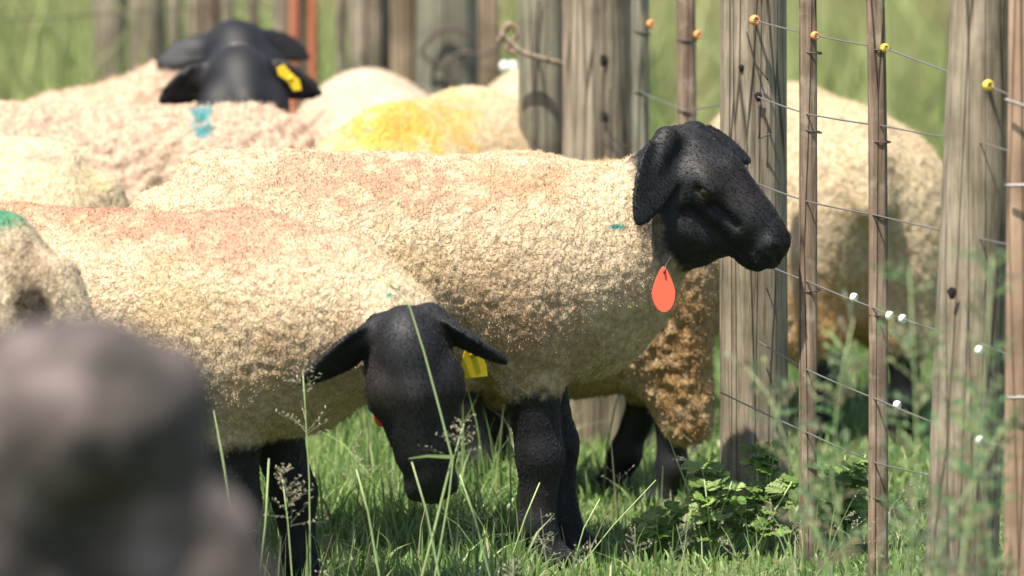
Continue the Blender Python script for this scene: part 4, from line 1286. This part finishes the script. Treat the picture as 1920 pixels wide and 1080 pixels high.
def build_stalks():
    M['stalk'] = mat_plain('pale_green_stem', (0.30, 0.38, 0.16), 0.5, var=0.2)
    Y = -1.06
    stalk('long kinked grass stalk crossing the face of the grazing sheep', [(790, 1085), (815, 990), (848, 858), (825, 770), (795, 660), (768, 575), (735, 535), (700, 520)], Y, 0.0027,
          head_px=[(770, 590), (738, 540)], nhead=9, spread=0.035, leaf=[(850, 857), (800, 855), (766, 860)], seed=1)
    stalk('bent grass stalk under the muzzle of the grazing sheep', [(825, 1088), (800, 960), (772, 866)], Y - 0.03, 0.0024, seed=2)
    stalk('grass stalk with airy seed head right of the grazing muzzle', [(815, 1085), (842, 930), (850, 860), (870, 795)], Y + 0.05, 0.0022, head_px=[(846, 870), (872, 790)], nhead=16, spread=0.07, seed=3)
    stalk('thin straight grass stalk below the black front legs, leaning left', [(920, 1085), (890, 970), (862, 890)], Y + 0.1, 0.0024, seed=4)
    stalk('grass stalk with spreading seed head in front of the grazing sheep\'s brisket', [(582, 1085), (580, 900), (572, 760), (568, 700)], Y + 0.15, 0.0020, head_px=[(576, 830), (566, 690)], nhead=18, spread=0.075, seed=5)
    stalk('feathery grass stalk in front of the lower black leg of the grazing sheep', [(548, 1085), (540, 980), (530, 900)], Y + 0.1, 0.0020, head_px=[(546, 990), (530, 880)], nhead=22, spread=0.07, seed=6)
    stalk('pale grass stalk left of the black leg, beside the boulder', [(488, 1085), (498, 980), (504, 860)], Y, 0.0028, seed=7)
    stalk('slanting grass stalk between the black leg and the grazing muzzle', [(712, 1085), (690, 960), (668, 880)], Y + 0.02, 0.0026, seed=8)
    stalk('lower left grass stalk rising beside the boulder edge', [(470, 1085), (430, 930), (402, 770)], Y - 0.4, 0.0024, seed=9)
    stalk('short thick grass stalk at the near front hoof of the standing sheep', [(955, 1060), (985, 970), (1012, 905)], -0.42, 0.0027, seed=10)
    stalk('grass stalk leaning right before the dark shaded hooves', [(1075, 1060), (1095, 990), (1125, 935)], -0.35, 0.0024, seed=11)
    stalk('twin grass stalk in the shade between the black legs and the leafy weed', [(1090, 1060), (1150, 985), (1230, 900)], -0.30, 0.0018, seed=12)


build_stalks()


def build_seeding_grass():
    rg = np.random.default_rng(77)
    V, Q, C = [], [], []
    for i in range(150):
        x = rg.uniform(-0.75, 0.75); y = rg.uniform(-1.25, 0.9)
        z = float(ground_z(x, y)); hgt = rg.uniform(0.10, 0.23)
        lean = Vector((rg.normal(0, 0.35), rg.normal(0, 0.3), 1)).normalized()
        b = Vector((x, y, z - 0.005)); t = b + lean * hgt
        col = tuple(np.array((0.27, 0.33, 0.15)) * rg.uniform(0.8, 1.3)) if rg.uniform() < 0.65 else tuple(np.array((0.40, 0.36, 0.22)) * rg.uniform(0.8, 1.1))
        m = b.lerp(t, 0.5) + Vector((rg.normal(0, 0.006), 0, 0))
        ribbon(V, Q, C, [b, m, t], 0.0028, col)
        if rg.uniform() < 0.45:
            for k in range(int(rg.integers(5, 11))):
                p = b.lerp(t, rg.uniform(0.6, 1.0))
                d = Vector((rg.uniform(-1, 1), rg.uniform(-0.6, 0.6), rg.uniform(0.0, 0.8))).normalized() * rg.uniform(0.015, 0.045)
                ribbon(V, Q, C, [p, p + d * 0.5, p + d], 0.0010, (0.34, 0.33, 0.22))
                for s_ in (0.5, 0.75, 1.0):
                    q = p + d * s_; u = Vector((rg.normal(), rg.normal(), rg.normal())).normalized() * 0.003
                    ribbon(V, Q, C, [q - u, q, q + u], 0.0024, (0.42, 0.40, 0.29))
    o = mesh_np('seeding_grass', [tuple(v) for v in V], [np.array(Q)], M['leaf'], attrs={'Col': ('FLOAT_COLOR', np.array(C))})
    tag(o, 'thin seeding grass stems scattered through the turf', 'grass', kind='stuff')


build_seeding_grass()


def lobed_leaf(V, Q, C, base, d, L, nrm, col, rg):
    """fern-like lobed leaf: midrib with paired leaflets"""
    d = Vector(d).normalized(); n = Vector(nrm); s = d.cross(n).normalized()
    base = Vector(base)
    for i in range(6):
        t = 0.15 + 0.15 * i
        p = base + d * L * t + Vector((0, 0, -0.25 * L * t * t))
        w = L * 0.42 * math.sin(math.pi * min(1, 0.25 + 0.75 * t)) + 0.004
        for e in (1, -1):
            dd = (s * e * 0.85 + d * 0.55 + Vector((0, 0, rg.uniform(-0.2, 0.1)))).normalized()
            ln = w * rg.uniform(0.8, 1.2)
            n0 = len(V); q = dd.cross(n).normalized() * ln * 0.30
            V.extend([p, p + dd * ln * 0.5 + q, p + dd * ln, p + dd * ln * 0.5 - q]); C.extend([col] * 4); Q.append((n0, n0 + 1, n0 + 2, n0 + 3))
    ribbon(V, Q, C, [base, base + d * L * 0.5 + Vector((0, 0, -0.06 * L)), base + d * L + Vector((0, 0, -0.25 * L))], 0.004, col)


def leafy_weed(label, px, py, Y, R, Ht, nl, seed, cols):
    rg = np.random.default_rng(seed)
    p = px2w(px, py, Y); b = Vector((p.x, Y, float(ground_z(p.x, Y))))
    root = empty('leafy_weed', b)
    tag(root, label, 'weed', 'leafy weeds at the foot of the fence')
    for k in range(6):
        A = rg.uniform(0, 6.28); q = Vector((math.cos(A) * R * rg.uniform(.2, .7), math.sin(A) * R * 0.5, Ht * rg.uniform(0.6, 1.0)))
        tube('stem', [(0, 0, 0), q * 0.5 + Vector((0, 0, 0.02)), q], 0.0026, M['stalk'], root, 6, taper=lambda t: 1 - .5 * t)
        V, Q, C = [], [], []
        for i in range(nl):
            t = rg.uniform(0.25, 1.0); a2 = rg.uniform(0, 6.28)
            d = Vector((math.cos(a2), math.sin(a2) * 0.8, rg.uniform(-0.1, 0.7)))
            c = np.array(cols[rg.integers(len(cols))]) * rg.uniform(0.75, 1.25)
            lobed_leaf(V, Q, C, q * float(t), d, rg.uniform(0.022, 0.048), (rg.uniform(-.3, .3), -0.5, 0.9), tuple(c), rg)
        mesh_np('foliage', [tuple(v) for v in V], [np.array(Q)], M['leaf'], root, smooth=False, attrs={'Col': ('FLOAT_COLOR', np.array(C))})


GR = [(0.15, 0.25, 0.055), (0.21, 0.31, 0.08), (0.11, 0.19, 0.04), (0.27, 0.36, 0.13)]
leafy_weed('bushy bright green leafy weed at the foot of the middle fence post', 1425, 900, 0.02, 0.12, 0.21, 18, 1, GR)
leafy_weed('green leafy weed against the brown woolly rear leg', 1335, 930, -0.02, 0.07, 0.18, 14, 2, GR)
leafy_weed('low leafy weed in the shade below the rear legs', 1230, 950, 0.02, 0.09, 0.10, 14, 3, GR)
leafy_weed('leafy weed between the two thin fence droppers', 1580, 930, 0.15, 0.10, 0.18, 16, 4, GR)


def feather_weed(label, pix, Y, seed, nb=26):
    nb = int(nb * 1.8)
    """tall out-of-focus weed: stem with short feathery side sprays"""
    rg = np.random.default_rng(seed + 300)
    P = [px2w(x, y, Y) for x, y in pix]
    b = Vector((P[0].x, Y, float(ground_z(P[0].x, Y)) - 0.01))
    root = empty('feathery_weed', b)
    tag(root, label, 'weed', 'feathery weeds in front of the fence')
    pts = [b] + [p for p in P if p.z > b.z + 0.03]
    tube('stem', [p - b for p in pts], 0.0028, M['stalk'], root, 6, taper=lambda t: 1 - .7 * t)
    V, Q, C = [], [], []
    seglen = [(pts[i + 1] - pts[i]).length for i in range(len(pts) - 1)]; tot = sum(seglen)
    for i in range(nb):
        s = rg.uniform(0.35, 1.0) * tot; j = 0
        while j < len(seglen) - 1 and s > seglen[j]: s -= seglen[j]; j += 1
        p = pts[j].lerp(pts[j + 1], min(1, s / seglen[j])) - b
        A = rg.uniform(0, 6.28)
        d = Vector((math.cos(A), 0.6 * math.sin(A), rg.uniform(0.1, 0.8))).normalized() * rg.uniform(0.03, 0.075)
        c = (0.21 * rg.uniform(.7, 1.3), 0.26 * rg.uniform(.7, 1.3), 0.13)
        ribbon(V, Q, C, [p, p + d * .6, p + d], 0.0018, c)
        for t in np.linspace(0.3, 1, 6):
            q = p + d * float(t); u = Vector((rg.normal(), rg.normal(), rg.normal() + .6)).normalized() * 0.013
            ribbon(V, Q, C, [q, q + u * .5, q + u], 0.0062, c)
    mesh_np('foliage', [tuple(v) for v in V], [np.array(Q)], M['leaf'], root, smooth=False, attrs={'Col': ('FLOAT_COLOR', np.array(C))})


feather_weed('feathery weed slanting in front of the middle fence post', [(1560, 1085), (1500, 900), (1440, 740), (1400, 690)], -2.4, 1, 22)
feather_weed('feathery weed rising between the two thin droppers', [(1590, 1085), (1560, 900), (1570, 740), (1600, 600)], -2.6, 2, 26)
feather_weed('tall feathery weed in front of the far sheep\'s shaded flank', [(1700, 1085), (1720, 900), (1715, 700), (1705, 500)], -2.8, 3, 30)
feather_weed('feathery weed crossing the leaning right post', [(1800, 1085), (1830, 880), (1845, 700), (1860, 480)], -3.0, 4, 32)
feather_weed('low feathery weed at the base of the leaning right post', [(1740, 1085), (1790, 960), (1850, 860), (1890, 780)], -2.9, 5, 30)
feather_weed('feathery weed beside the pink plank at the right edge', [(1860, 1085), (1850, 960), (1840, 850), (1800, 760)], -2.7, 6, 30)
